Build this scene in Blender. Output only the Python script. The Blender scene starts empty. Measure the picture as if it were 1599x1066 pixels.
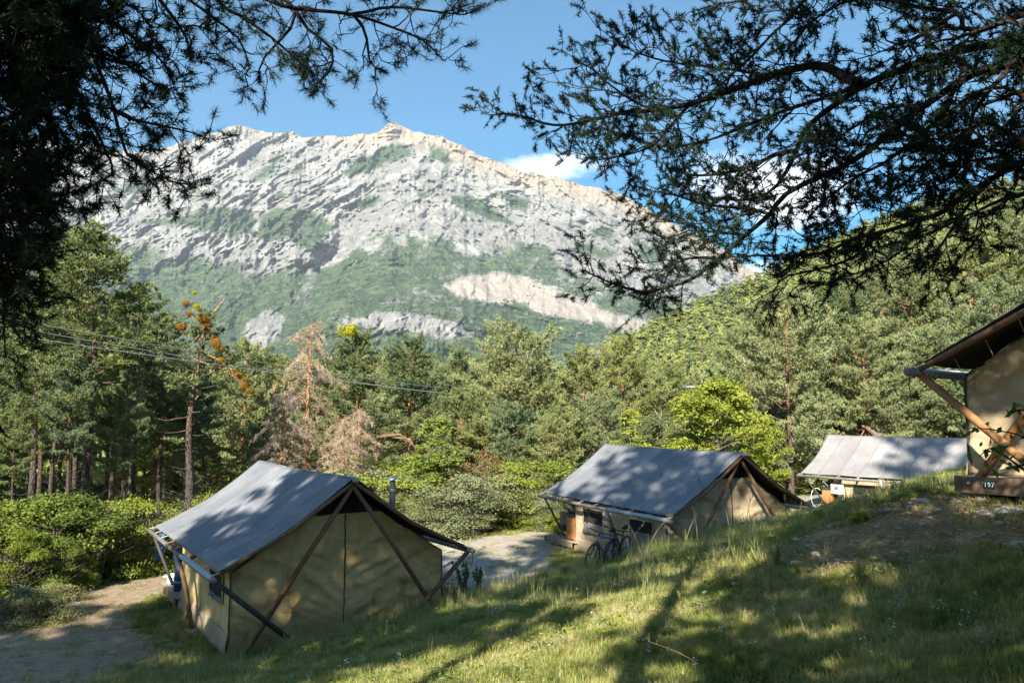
import bpy, math, random
import numpy as np
from mathutils import Vector, Matrix
SC = bpy.context.scene
COL = SC.collection
R = math.radians
rng = np.random.default_rng(7)

# ------------------------------------------------------------------ camera
FOC = 1200.0; PITCH = R(5.33)
cd = bpy.data.cameras.new('camera'); cam = bpy.data.objects.new('camera', cd); COL.objects.link(cam)
cd.sensor_width = 36; cd.lens = 36*FOC/1599; cd.clip_start = .05; cd.clip_end = 40000
cam.location = (0, 0, 0); cam.rotation_euler = (R(90)+PITCH, 0, 0)
SC.camera = cam
# ------------------------------------------------------------------ light
SUN_AZ = R(197); SUN_EL = R(34)           # compass bearing from +Y clockwise, behind the camera and a little left
sd = bpy.data.lights.new('sun', 'SUN'); sd.energy = 5.0; sd.angle = R(.5); sd.color = (1, .93, .80)
so = bpy.data.objects.new('sun', sd); COL.objects.link(so)
tosun = Vector((math.sin(SUN_AZ)*math.cos(SUN_EL), math.cos(SUN_AZ)*math.cos(SUN_EL), math.sin(SUN_EL)))
so.rotation_euler = tosun.to_track_quat('Z', 'Y').to_euler(); so.location = (0, 0, 60)
SC.view_settings.view_transform = 'Standard'; SC.view_settings.look = 'None'
SC.view_settings.exposure = 1.8; SC.view_settings.gamma = 1; SC.view_settings.use_curve_mapping = False
SC.cycles.max_bounces = 5; SC.cycles.diffuse_bounces = 3; SC.cycles.glossy_bounces = 2
SC.cycles.transmission_bounces = 3; SC.cycles.volume_bounces = 0; SC.cycles.transparent_max_bounces = 4

W = bpy.data.worlds.new('World'); SC.world = W; W.use_nodes = True
def nodes_of(t): return t.nodes, t.links
def world():
    n, l = nodes_of(W.node_tree); n.clear()
    out = n.new('ShaderNodeOutputWorld'); bg = n.new('ShaderNodeBackground'); bg.inputs[1].default_value = .052
    sky = n.new('ShaderNodeTexSky'); sky.sky_type = 'NISHITA'; sky.sun_disc = False
    sky.sun_elevation = SUN_EL; sky.sun_rotation = SUN_AZ; sky.altitude = 900; sky.air_density = 1.0
    sky.dust_density = .6; sky.ozone_density = 1.2
    hs = n.new('ShaderNodeHueSaturation'); hs.inputs['Saturation'].default_value = 1.9; hs.inputs['Hue'].default_value = .488; l.new(sky.outputs[0], hs.inputs['Color'])
    tc = n.new('ShaderNodeTexCoord'); sep = n.new('ShaderNodeSeparateXYZ'); l.new(tc.outputs['Generated'], sep.inputs[0])
    def m(op, a, b=None):
        k = n.new('ShaderNodeMath'); k.operation = op
        for i, v in enumerate((a, b)):
            if v is None: continue
            if isinstance(v, (int, float)): k.inputs[i].default_value = v
            else: l.new(v, k.inputs[i])
        return k.outputs[0]
    # cumulus banks: low over the ridges, given by bearing and elevation tangents (real sky features)
    bx = m('DIVIDE', sep.outputs[0], m('MAXIMUM', sep.outputs[1], .05)); ez = m('DIVIDE', sep.outputs[2], m('MAXIMUM', sep.outputs[1], .05))
    nz = n.new('ShaderNodeTexNoise'); nz.inputs['Scale'].default_value = 9; nz.inputs['Detail'].default_value = 9; nz.inputs['Roughness'].default_value = .62
    cmb = n.new('ShaderNodeCombineXYZ'); l.new(bx, cmb.inputs[0]); l.new(m('MULTIPLY', ez, 1.7), cmb.inputs[1]); l.new(cmb.outputs[0], nz.inputs['Vector'])
    def bank(cx, cz, rx, rz):
        dx = m('DIVIDE', m('SUBTRACT', bx, cx), rx); dz = m('DIVIDE', m('SUBTRACT', ez, cz), rz)
        return m('SUBTRACT', 1.0, m('ADD', m('MULTIPLY', dx, dx), m('MULTIPLY', dz, dz)))
    b = m('MAXIMUM', bank(.05, .328, .085, .026), bank(.35, .295, .14, .07))
    b = m('MAXIMUM', b, bank(.30, .17, .3, .04))
    b = m('MAXIMUM', b, bank(-1.9, .35, .5, .10)); b = m('MAXIMUM', b, bank(1.6, .5, .5, .14))
    f = m('ADD', m('MULTIPLY', m('MAXIMUM', b, -1.5), .30), m('SUBTRACT', nz.outputs[0], .56))
    mr = n.new('ShaderNodeMapRange'); mr.inputs[1].default_value = 0; mr.inputs[2].default_value = .34; l.new(f, mr.inputs[0])
    fw = m('GREATER_THAN', sep.outputs[1], .05)
    fac = m('MULTIPLY', mr.outputs[0], fw)
    mix = n.new('ShaderNodeMix'); mix.data_type = 'RGBA'; l.new(fac, mix.inputs[0]); l.new(hs.outputs[0], mix.inputs[6]); mix.inputs[7].default_value = (13, 13.2, 13.8, 1)
    l.new(mix.outputs[2], bg.inputs[0]); l.new(bg.outputs[0], out.inputs[0])
world()

# ------------------------------------------------------------------ helpers
def ray(px, py):
    X = (px-799.5)/FOC; U = -(py-533)/FOC
    return np.array([X, math.cos(PITCH)-U*math.sin(PITCH), math.sin(PITCH)+U*math.cos(PITCH)])
def at(px, py, d):
    r = ray(px, py); return r*(d/r[1])
def tag(o, label=None, cat=None, group=None, kind=None):
    if label: o['label'] = label
    if cat: o['category'] = cat
    if group: o['group'] = group
    if kind: o['kind'] = kind
    return o
def empty(name, loc=(0, 0, 0), rz=0, label=None, cat=None, group=None):
    o = bpy.data.objects.new(name, None); COL.objects.link(o); o.location = loc; o.rotation_euler = (0, 0, rz)
    o.empty_display_size = .2
    return tag(o, label, cat, group)
def link(name, me, mat=None, parent=None):
    o = bpy.data.objects.new(name, me); COL.objects.link(o)
    if mat is not None and not me.materials: me.materials.append(mat)
    if parent is not None: o.parent = parent
    return o
def np_mesh(name, V, F, smooth=False, attrs=None):
    V = np.ascontiguousarray(V, np.float32); F = np.ascontiguousarray(F, np.int32)
    me = bpy.data.meshes.new(name); k = F.shape[1]
    me.vertices.add(len(V)); me.vertices.foreach_set('co', V.ravel())
    me.loops.add(F.size); me.loops.foreach_set('vertex_index', F.ravel())
    me.polygons.add(len(F)); me.polygons.foreach_set('loop_start', np.arange(0, F.size, k, dtype=np.int32))
    if smooth: me.polygons.foreach_set('use_smooth', np.ones(len(F), bool))
    for a, v in (attrs or {}).items():
        at_ = me.attributes.new(a, 'FLOAT', 'POINT'); at_.data.foreach_set('value', np.ascontiguousarray(v, np.float32))
    me.update(calc_edges=True); return me
class MB:
    def __init__(s): s.v = []; s.f = []
    def add(s, v, f):
        o = len(s.v); s.v += [tuple(map(float, p)) for p in v]; s.f += [tuple(i+o for i in q) for q in f]; return s
    def box(s, c, d, rot=None, bev=0):
        x, y, z = [k/2 for k in d]; b = min(bev, x*.45, y*.45, z*.45)
        if b <= 0:
            v = [(i*x, j*y, k*z) for i in (-1, 1) for j in (-1, 1) for k in (-1, 1)]
            f = [(0, 1, 3, 2), (4, 6, 7, 5), (0, 4, 5, 1), (2, 3, 7, 6), (0, 2, 6, 4), (1, 5, 7, 3)]
        else:
            import itertools
            v = []; idx = {}
            for sx, sy, sz in itertools.product((-1, 1), repeat=3):
                for a in range(3):
                    p = [sx*(x-b), sy*(y-b), sz*(z-b)]; p[a] = (sx*x, sy*y, sz*z)[a]
                    idx[(sx, sy, sz, a)] = len(v); v.append(tuple(p))
            f = []
            for a in range(3):
                o1, o2 = [(1, 2), (2, 0), (0, 1)][a]
                for sg in (-1, 1):
                    q = []
                    for u, w in ((-1, -1), (1, -1), (1, 1), (-1, 1)):
                        t = [0, 0, 0]; t[a] = sg; t[o1] = u; t[o2] = w; q.append(idx[(*t, a)])
                    f.append(tuple(q if sg > 0 else q[::-1]))
            for a in range(3):
                o1, o2 = [(1, 2), (2, 0), (0, 1)][a]
                for u in (-1, 1):
                    for w in (-1, 1):
                        t0 = [0]*3; t0[o1] = u; t0[o2] = w; t0[a] = -1; t1 = list(t0); t1[a] = 1
                        q = [idx[(*t0, o1)], idx[(*t1, o1)], idx[(*t1, o2)], idx[(*t0, o2)]]
                        f.append(tuple(q if u*w < 0 else q[::-1]))
            for sx, sy, sz in itertools.product((-1, 1), repeat=3):
                q = [idx[(sx, sy, sz, a)] for a in range(3)]; f.append(tuple(q if sx*sy*sz > 0 else q[::-1]))
        if rot is not None: v = [tuple(rot @ Vector(p)) for p in v]
        return s.add([(p[0]+c[0], p[1]+c[1], p[2]+c[2]) for p in v], f)
    def bar(s, a, b, w, h, bev=0):
        a = Vector(a); b = Vector(b); d = b-a; q = d.to_track_quat('Y', 'Z').to_matrix()
        return s.box((a+b)/2, (w, d.length, h), q, bev)
    def tube(s, P, r, n=8, caps=True):
        V, F = tube_np(P, r, n); o = len(s.v); s.v += [tuple(map(float, p)) for p in V]; s.f += [tuple(int(i)+o for i in q) for q in F]
        if caps:
            s.f.append(tuple(range(o+n-1, o-1, -1))); s.f.append(tuple(range(o+len(V)-n, o+len(V))))
        return s
    def ring(s, c, axis, R_, r, n=16, m=6):
        a = Vector(axis).normalized(); u = a.orthogonal().normalized(); w = a.cross(u); v = []; f = []
        for i in range(n):
            t = 2*math.pi*i/n; d = u*math.cos(t)+w*math.sin(t)
            for j in range(m):
                p = 2*math.pi*j/m; v.append(tuple(Vector(c)+d*(R_+r*math.cos(p))+a*(r*math.sin(p))))
        for i in range(n):
            for j in range(m): f.append((i*m+j, ((i+1) % n)*m+j, ((i+1) % n)*m+(j+1) % m, i*m+(j+1) % m))
        return s.add(v, f)
    def lathe(s, c, prof, n=16, axis=None):
        v = []; f = []; M = Vector(axis).to_track_quat('Z', 'Y').to_matrix() if axis else Matrix.Identity(3)
        for r, z in prof:
            for i in range(n): t = 2*math.pi*i/n; v.append(tuple(Vector(c)+M @ Vector((r*math.cos(t), r*math.sin(t), z))))
        for j in range(len(prof)-1):
            for i in range(n): f.append((j*n+i, j*n+(i+1) % n, (j+1)*n+(i+1) % n, (j+1)*n+i))
        return s.add(v, f)
    def build(s, name, mat, parent=None, smooth=False, loc=None):
        me = bpy.data.meshes.new(name); me.from_pydata(s.v, [], s.f)
        if smooth: me.polygons.foreach_set('use_smooth', np.ones(len(me.polygons), bool))
        me.update(); o = link(name, me, mat, parent)
        if loc is not None: o.location = loc
        return o
def tube_np(P, r, n=8):
    P = np.asarray(P, float); m = len(P); r = np.broadcast_to(np.asarray(r, float), (m,))
    T = np.gradient(P, axis=0); T /= np.linalg.norm(T, axis=1, keepdims=True)+1e-12
    ref = np.array([0, 0, 1.]) if abs(T[:, 2]).mean() < .8 else np.array([1., 0, 0])
    U = np.cross(T, ref); U /= np.linalg.norm(U, axis=1, keepdims=True)+1e-12; Wv = np.cross(T, U)
    a = np.arange(n)*2*np.pi/n
    V = P[:, None]+r[:, None, None]*(np.cos(a)[None, :, None]*U[:, None]-np.sin(a)[None, :, None]*Wv[:, None])
    i = np.arange(m-1)[:, None]*n; j = np.arange(n)[None]; k = (j+1) % n
    F = np.stack([i+j, i+k, i+n+k, i+n+j], -1).reshape(-1, 4)
    return V.reshape(-1, 3), F
class Soup:                       # growing quad/tri collections for big numpy meshes
    def __init__(s): s.V = []; s.F = []; s.n = 0
    def add(s, V, F): s.V.append(np.asarray(V, np.float32)); s.F.append(np.asarray(F)+s.n); s.n += len(V)
    def tube(s, P, r, n=4): s.add(*tube_np(P, r, n))
    def mesh(s, name, smooth=True): return np_mesh(name, np.concatenate(s.V), np.concatenate(s.F), smooth)
def vnoise(x, y, seed=0):         # smooth 2-D value noise
    x = np.asarray(x, float); y = np.asarray(y, float)
    xi = np.floor(x).astype(np.int64); yi = np.floor(y).astype(np.int64); xf = x-xi; yf = y-yi
    def h(a, b):
        v = (a*374761393+b*668265263+seed*1442695041) & 0xffffffff
        v = ((v ^ (v >> 13))*1274126177) & 0xffffffff; v = v ^ (v >> 16); return (v & 0xffff)/65535.
    u = xf*xf*(3-2*xf); w = yf*yf*(3-2*yf)
    return (h(xi, yi)*(1-u)+h(xi+1, yi)*u)*(1-w)+(h(xi, yi+1)*(1-u)+h(xi+1, yi+1)*u)*w
def fbm(x, y, o=4, seed=0, ridged=False):
    s = 0; a = .5; t = 0
    for k in range(o):
        v = vnoise(x*2**k+k*17.3, y*2**k-k*9.1, seed+k)
        if ridged: v = 1-abs(2*v-1)
        s = s+a*v; t += a; a *= .5
    return s/t
def sst(a, b, x): t = np.clip((x-a)/(b-a), 0, 1); return t*t*(3-2*t)
def sdpoly(px, py, P):            # signed distance to a polygon, positive inside
    P = np.asarray(P, float); d = np.full(px.shape, 1e9); ins = np.zeros(px.shape, bool)
    for i in range(len(P)):
        a = P[i]; b = P[(i+1) % len(P)]; e = b-a
        t = np.clip(((px-a[0])*e[0]+(py-a[1])*e[1])/(e@e+1e-9), 0, 1)
        d = np.minimum(d, np.hypot(px-a[0]-t*e[0], py-a[1]-t*e[1]))
        c = (a[1] > py) != (b[1] > py)
        xx = a[0]+(py-a[1])*(b[0]-a[0])/((b[1]-a[1]) if b[1] != a[1] else 1e-9); ins ^= c & (px < xx)
    return np.where(ins, d, -d)

# ------------------------------------------------------------------ materials
class NT:
    def __init__(s, name):
        s.m = bpy.data.materials.new(name); s.m.use_nodes = True; s.n = s.m.node_tree.nodes; s.l = s.m.node_tree.links; s.n.clear()
        s.out = s.n.new('ShaderNodeOutputMaterial'); s.co = None
    def coord(s, kind='Object'):
        t = s.n.new('ShaderNodeTexCoord'); return t.outputs[kind]
    def pos(s): return s.n.new('ShaderNodeNewGeometry').outputs['Position']
    def map(s, v, sc=(1, 1, 1), rot=(0, 0, 0)):
        k = s.n.new('ShaderNodeMapping'); k.inputs['Scale'].default_value = sc; k.inputs['Rotation'].default_value = rot; s.l.new(v, k.inputs[0]); return k.outputs[0]
    def noise(s, v, scale, det=4, rough=.55, out=0):
        k = s.n.new('ShaderNodeTexNoise'); k.inputs['Scale'].default_value = scale; k.inputs['Detail'].default_value = det; k.inputs['Roughness'].default_value = rough
        if v is not None: s.l.new(v, k.inputs['Vector'])
        return k.outputs[out]
    def voro(s, v, scale, feat='F1', out=0):
        k = s.n.new('ShaderNodeTexVoronoi'); k.feature = feat; k.inputs['Scale'].default_value = scale; s.l.new(v, k.inputs['Vector']); return k.outputs[out]
    def ramp(s, v, stops, interp='LINEAR'):
        k = s.n.new('ShaderNodeValToRGB'); s.l.new(v, k.inputs[0]); e = k.color_ramp; e.interpolation = interp
        while len(e.elements) < len(stops): e.elements.new(.5)
        for q, (p, c) in zip(e.elements, stops): q.position = p; q.color = (*c, 1) if len(c) == 3 else c
        return k.outputs[0]
    def rng(s, v, a, b, c=0., d=1.):
        k = s.n.new('ShaderNodeMapRange'); s.l.new(v, k.inputs[0])
        for i, q in enumerate((a, b, c, d)): k.inputs[i+1].default_value = q
        return k.outputs[0]
    def math(s, op, a, b=0.):
        k = s.n.new('ShaderNodeMath'); k.operation = op
        for i, v in enumerate((a, b)):
            if isinstance(v, (int, float)): k.inputs[i].default_value = v
            else: s.l.new(v, k.inputs[i])
        return k.outputs[0]
    def mix(s, f, a, b, mode='MIX'):
        k = s.n.new('ShaderNodeMix'); k.data_type = 'RGBA'; k.blend_type = mode
        for i, v in ((0, f), (6, a), (7, b)):
            if isinstance(v, (int, float)): k.inputs[i].default_value = v
            elif isinstance(v, tuple): k.inputs[i].default_value = (*v, 1)
            else: s.l.new(v, k.inputs[i])
        return k.outputs[2]
    def attr(s, name):
        k = s.n.new('ShaderNodeAttribute'); k.attribute_name = name; return k.outputs['Fac']
    def objrand(s): return s.n.new('ShaderNodeObjectInfo').outputs['Random']
    def bump(s, h, strength=.3, dist=.02):
        k = s.n.new('ShaderNodeBump'); k.inputs['Strength'].default_value = strength; k.inputs['Distance'].default_value = dist; s.l.new(h, k.inputs['Height']); return k.outputs[0]
    def principled(s, col, rough=.8, nrm=None, metal=0., spec=.3):
        k = s.n.new('ShaderNodeBsdfPrincipled')
        for nm, v in (('Base Color', col), ('Roughness', rough), ('Metallic', metal), ('Specular IOR Level', spec)):
            if isinstance(v, (int, float)): k.inputs[nm].default_value = v
            elif isinstance(v, tuple): k.inputs[nm].default_value = (*v, 1)
            else: s.l.new(v, k.inputs[nm])
        if nrm is not None: s.l.new(nrm, k.inputs['Normal'])
        s.l.new(k.outputs[0], s.out.inputs[0]); return s.m
    def leafy(s, col, trans=.35, tcol=None, spec=.0, rough=.5):
        d = s.n.new('ShaderNodeBsdfDiffuse'); t = s.n.new('ShaderNodeBsdfTranslucent'); mx = s.n.new('ShaderNodeMixShader'); mx.inputs[0].default_value = trans
        for k, c in ((d, col), (t, tcol if tcol is not None else col)):
            if isinstance(c, tuple): k.inputs[0].default_value = (*c, 1)
            else: s.l.new(c, k.inputs[0])
        s.l.new(d.outputs[0], mx.inputs[1]); s.l.new(t.outputs[0], mx.inputs[2]); o = mx.outputs[0]
        if spec > 0:
            g = s.n.new('ShaderNodeBsdfGlossy'); g.inputs['Roughness'].default_value = rough; m2 = s.n.new('ShaderNodeMixShader'); m2.inputs[0].default_value = spec
            s.l.new(o, m2.inputs[1]); s.l.new(g.outputs[0], m2.inputs[2]); o = m2.outputs[0]
        s.l.new(o, s.out.inputs[0]); return s.m
def simple(name, col, rough=.7, metal=0., nscale=8., var=.25, bump=.15, spec=.3):
    t = NT(name); c = t.coord(); n = t.noise(c, nscale, 5)
    a = tuple(x*(1-var) for x in col); b = tuple(min(1, x*(1+var)) for x in col)
    return t.principled(t.ramp(n, [(.3, a), (.7, b)]), rough, t.bump(n, bump, .01), metal, spec)
def foliage(name, dark, mid, light, trans=.3, scale=.9, spec=0.):
    t = NT(name); c = t.coord(); n = t.noise(c, scale, 3); n2 = t.noise(c, scale*14, 2)
    f = t.math('ADD', t.math('MULTIPLY', n, .6), t.math('MULTIPLY', n2, .4))
    col = t.ramp(f, [(.34, dark), (.5, mid), (.66, light)])
    r = t.objrand(); col = t.mix(1.0, col, t.ramp(r, [(0, (.72, .78, .8)), (.5, (1, 1, 1)), (1, (1.0, .96, .72))]), 'MULTIPLY')
    return t.leafy(col, trans, None, spec)
def wood(name, a, b, scale=1.0, rough=.75):
    t = NT(name); c = t.coord(); m = t.map(c, (14*scale, 14*scale, 14*scale)); n = t.noise(m, 1.0, 5, .65); n2 = t.noise(c, 2.2, 3)
    f = t.math('ADD', t.math('MULTIPLY', n, .55), t.math('MULTIPLY', n2, .45))
    return t.principled(t.ramp(f, [(.32, a), (.68, b)]), rough, t.bump(n, .35, .006))
def canvas(name, a, b, weave=260, rough=.85, stain=None, panels=False, folds=False):
    t = NT(name); c = t.coord(); n = t.noise(c, .9, 5, .6); n2 = t.noise(c, 6, 3)
    col = t.ramp(t.math('ADD', t.math('MULTIPLY', n, .7), t.math('MULTIPLY', n2, .3)), [(.36, a), (.64, b)])
    if stain:
        s = t.noise(t.map(c, (2.2, 2.2, .7)), 1.0, 6, .7); col = t.mix(t.rng(s, .54, .72, 0, .6), col, stain)
        sp = t.n.new('ShaderNodeSeparateXYZ'); t.l.new(c, sp.inputs[0]); f = t.math('ADD', sp.outputs[2], t.math('MULTIPLY', n, .8)); col = t.mix(t.rng(f, .25, .75, .55, 0), col, tuple(x*.75 for x in stain))
    h = t.math('ADD', t.math('MULTIPLY', t.noise(c, weave, 2), .3), n2)
    if panels:                                    # cloth lengths of slightly different dye, joined by dark seams
        sp = t.n.new('ShaderNodeSeparateXYZ'); t.l.new(c, sp.inputs[0]); q = t.math('DIVIDE', t.math('ADD', sp.outputs[1], .6), .947); fl = t.math('FLOOR', q)
        wn = t.n.new('ShaderNodeTexWhiteNoise'); wn.noise_dimensions = '1D'; t.l.new(fl, wn.inputs['W']); v = t.rng(wn.outputs[0], 0, 1, .80, 1.12)
        fr = t.math('ABSOLUTE', t.math('SUBTRACT', t.math('FRACT', q), .5)); col = t.mix(1.0, col, t.ramp(v, [(0, (0, 0, 0)), (1, (1, 1, 1))]), 'MULTIPLY') if False else t.mix(t.rng(wn.outputs[0], 0, 1, .0, .32), col, tuple(x*.62 for x in a))
        col = t.mix(t.rng(fr, .482, .492, 0, .65), col, tuple(x*.45 for x in a)); st = t.noise(t.map(c, (3, 22, 3)), 1.0, 4, .6); col = t.mix(t.rng(st, .5, .7, 0, .3), col, tuple(x*.7 for x in a))
    nrm = t.bump(h, .22, .01)
    if folds:
        f1 = t.noise(t.map(c, (1.0, 1.0, 3.2), (0, .45, 0)), 1.1, 2, .4); f2 = t.noise(t.map(c, (1.2, 1.2, 2.8), (0, -.6, 0)), 1.0, 2, .4)
        k = t.n.new('ShaderNodeBump'); k.inputs['Strength'].default_value = .6; k.inputs['Distance'].default_value = .10; t.l.new(t.math('ADD', f1, f2), k.inputs['Height']); t.l.new(nrm, k.inputs['Normal']); nrm = k.outputs[0]
    return t.principled(col, rough, nrm, 0, .2)
M = {}
def bark(name, low, high, hz, top):
    t = NT(name); c = t.coord(); sp = t.n.new('ShaderNodeSeparateXYZ'); t.l.new(c, sp.inputs[0])
    n = t.noise(t.map(c, (9, 9, 2.2)), 1.6, 5, .7); v = t.voro(t.map(c, (8, 8, 2.4)), 1.3, 'DISTANCE_TO_EDGE')
    g = t.rng(t.math('ADD', sp.outputs[2], t.math('MULTIPLY', t.noise(c, 1.5, 2), 3)), hz, top)
    ca = t.ramp(n, [(.3, tuple(x*.5 for x in low)), (.7, low)]); cb = t.ramp(n, [(.3, tuple(x*.6 for x in high)), (.7, high)])
    col = t.mix(g, ca, cb); col = t.mix(t.rng(v, 0, .12, .75, 0), col, tuple(x*.25 for x in low))
    return t.principled(col, .9, t.bump(t.math('ADD', n, t.rng(v, 0, .15)), .8, .04))
M['bark'] = bark('pine_bark', (.17, .12, .09), (.38, .19, .09), 4, 9)
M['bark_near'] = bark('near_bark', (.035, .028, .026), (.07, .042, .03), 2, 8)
M['bark_dim'] = bark('dim_bark', (.10, .085, .075), (.20, .12, .075), 5, 12)
M['bark_dead'] = bark('dead_pine_bark', (.32, .2, .13), (.52, .27, .13), 1, 6)
M['bark_grey'] = bark('grey_bark', (.2, .17, .13), (.3, .26, .2), 1, 6)
M['needle'] = foliage('pine_needles', (.08, .115, .05), (.195, .24, .10), (.36, .39, .18), .3)
M['needle_pale'] = foliage('pale_pine_needles', (.12, .15, .07), (.285, .32, .15), (.47, .49, .26), .3)
M['needle_blue'] = foliage('blue_pine_needles', (.09, .13, .065), (.21, .26, .13), (.36, .41, .22), .3)
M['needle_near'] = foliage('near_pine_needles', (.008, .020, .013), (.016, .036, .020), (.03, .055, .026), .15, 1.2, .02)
M['leaf'] = foliage('bright_leaves', (.14, .19, .035), (.27, .32, .065), (.42, .45, .12), .4, .8)
M['leaf_dark'] = foliage('hedge_leaves', (.07, .11, .02), (.17, .22, .045), (.32, .36, .09), .4, 1.3)
M['leaf_grey'] = foliage('grey_green_leaves', (.12, .14, .075), (.23, .25, .13), (.36, .37, .2), .3, 1.5)
M['leaf_brown'] = foliage('brown_leaves', (.12, .08, .035), (.24, .16, .07), (.34, .26, .13), .35, 1.5)
M['leaf_far'] = foliage('far_leaves', (.20, .24, .07), (.32, .36, .11), (.46, .48, .18), .3, 3)
M['leaf_far2'] = foliage('far_leaves_light', (.28, .30, .09), (.42, .44, .15), (.55, .56, .22), .3, 3)
M['needle_far'] = foliage('far_needles', (.10, .13, .055), (.18, .22, .09), (.28, .31, .14), .2, 3)
M['mistletoe'] = foliage('mistletoe_orange', (.16, .08, .02), (.36, .18, .03), (.52, .32, .07), .35, 3)
M['mistletoe_y'] = foliage('mistletoe_yellow', (.25, .22, .02), (.45, .42, .03), (.6, .55, .08), .35, 3)
M['deadtwig'] = foliage('dead_twigs', (.28, .21, .17), (.44, .34, .28), (.58, .47, .39), .1, 1.5)
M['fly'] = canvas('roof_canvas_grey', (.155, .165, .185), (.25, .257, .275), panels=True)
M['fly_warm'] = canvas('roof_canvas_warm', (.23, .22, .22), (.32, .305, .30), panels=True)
M['fly_brown'] = canvas('roof_canvas_brown', (.13, .10, .08), (.22, .18, .15))
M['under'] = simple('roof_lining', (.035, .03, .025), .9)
M['wall_ochre'] = canvas('wall_canvas_ochre', (.44, .32, .14), (.64, .48, .235), stain=(.22, .15, .06), folds=True)
M['wall_beige'] = canvas('wall_canvas_beige', (.38, .29, .18), (.56, .44, .29), stain=(.24, .18, .12), folds=True)
M['skirt'] = canvas('skirt_canvas', (.34, .26, .17), (.48, .37, .25), stain=(.25, .19, .13))
M['mesh'] = simple('window_mesh', (.02, .02, .022), .9)
M['flapg'] = simple('window_flap', (.17, .155, .15), .9, nscale=30)
M['zip'] = simple('zip_black', (.02, .02, .02), .7)
M['pole'] = wood('pole_brown', (.10, .055, .03), (.25, .14, .075))
M['pole_orange'] = wood('pole_orange', (.20, .10, .04), (.40, .21, .085))
M['pole_grey'] = wood('pole_grey', (.16, .14, .125), (.33, .31, .29))
M['pole_dark'] = wood('pole_dark', (.03, .026, .024), (.09, .08, .07))
M['sleeve'] = simple('pole_sleeve', (.36, .38, .42), .6, nscale=20)
M['rope'] = simple('rope_white', (.55, .54, .52), .8, nscale=60)
M['rope_dark'] = simple('rope_dark', (.05, .05, .05), .8)
M['plank'] = wood('deck_plank', (.20, .16, .12), (.38, .33, .27))
M['beam'] = wood('deck_beam', (.14, .10, .065), (.28, .21, .145))
M['beam_dark'] = wood('deck_beam_dark', (.10, .065, .04), (.18, .12, .08))
M['cab'] = wood('cabinet_orange', (.30, .125, .035), (.52, .245, .08))
M['metal'] = simple('galvanised_metal', (.45, .45, .46), .35, .9, 20)
M['metal_dark'] = simple('stove_metal', (.06, .065, .07), .45, .4, 20)
M['white'] = simple('white_plastic', (.72, .73, .74), .4, nscale=3, var=.06)
M['black'] = simple('black_rubber', (.018, .018, .018), .6)
M['blue'] = simple('blue_paint', (.05, .16, .42), .35, nscale=3, var=.1)
M['bluecloth'] = simple('blue_cloth', (.10, .22, .50), .9, nscale=9)
M['navy'] = simple('navy_cloth', (.02, .035, .08), .9)
M['grey'] = simple('grey_fabric', (.16, .16, .165), .9)
M['stone'] = simple('pale_stone', (.40, .36, .31), .9, nscale=5, var=.3, bump=.6)
M['concrete'] = simple('concrete', (.33, .30, .27), .9, nscale=12, var=.25, bump=.5)
M['green'] = simple('sign_green', (.012, .045, .03), .5, nscale=3)
M['cable'] = simple('cable_grey', (.22, .23, .25), .5)
M['yellow'] = simple('petal_yellow', (.75, .5, .02), .6)
M['straw'] = foliage('dry_straw', (.30, .24, .11), (.48, .40, .20), (.62, .54, .32), .3, 2)
M['lime'] = simple('paraglider_lime', (.5, .7, .35), .6)
# ------------------------------------------------------------------ ground shape
TENTS = {1: (-3.81, 17.82, -4.73, .587), 2: (6.73, 24.0, -4.46, .469), 3: (20.19, 33.25, -4.34, .718), 4: (7.945, 8.925, -.842, -.923)}
def row(x, y): return (x+5.9)*.848+(y-16.4)*.53, (x+5.9)*.53-(y-16.4)*.848
def gz(x, y, fine=True):
    x = np.asarray(x, float); y = np.asarray(y, float); s, q = row(x, y)
    Zt = np.interp(s, [-30, -10, 0, 5, 12, 20, 30, 50], [-5.5, -5.15, -5.08, -4.93, -4.78, -4.7, -4.5, -4.4])
    d = np.maximum(0, -9.5-q); Zt = Zt-np.minimum(.13*d, 22)-np.clip((d-400)*.1, 0, 120)
    Zt = Zt+np.minimum(.42*np.maximum(0, x-.37*y), 30)*sst(46, 75, y)
    Hp = -1.6+.217*np.clip(x, -60, 40)-.137*np.clip(y, -30, 200)
    c, sn = math.cos(TENTS[4][3]), math.sin(TENTS[4][3]); lx = (x-7.945)*c+(y-8.925)*sn; ly = -(x-7.945)*sn+(y-8.925)*c
    w = 1-sst(0, 3.6, np.hypot(np.maximum(0, np.abs(lx)-2.7), np.maximum(0, np.abs(ly-3.5)-4.4)))
    Hp = Hp*(1-w)+(-1.16)*w
    A = Hp; B = Zt+np.maximum(q+.55, -3)*.8
    k = .35; h = np.clip(.5+.5*(B-A)/k, 0, 1); mn = B*(1-h)+A*h-k*h*(1-h)
    h = np.clip(.5+.5*(mn-Zt)/.3, 0, 1); z = Zt*(1-h)+mn*h+.3*h*(1-h)*.5
    if fine:
        r = np.hypot(x, y); hill = sst(0, .6, z-Zt)
        z = z+(fbm(x*.55, y*.55, 3, 3)-.5)*(.05+.16*hill)*(1-w*.6)+(fbm(x*3.1, y*3.1, 3, 9)-.5)*(.03+.05*hill)*sst(80, 20, r)
    return z
def ground_hit(px, py, fine=False):
    r = ray(px, py); t = 1.5
    while t < 200:
        if r[2]*t < float(gz(r[0]*t, r[1]*t, fine)): break
        t *= 1.004
    return r*t
def gpoly(P): return [tuple(ground_hit(*p)[:2]) for p in P]
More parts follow.
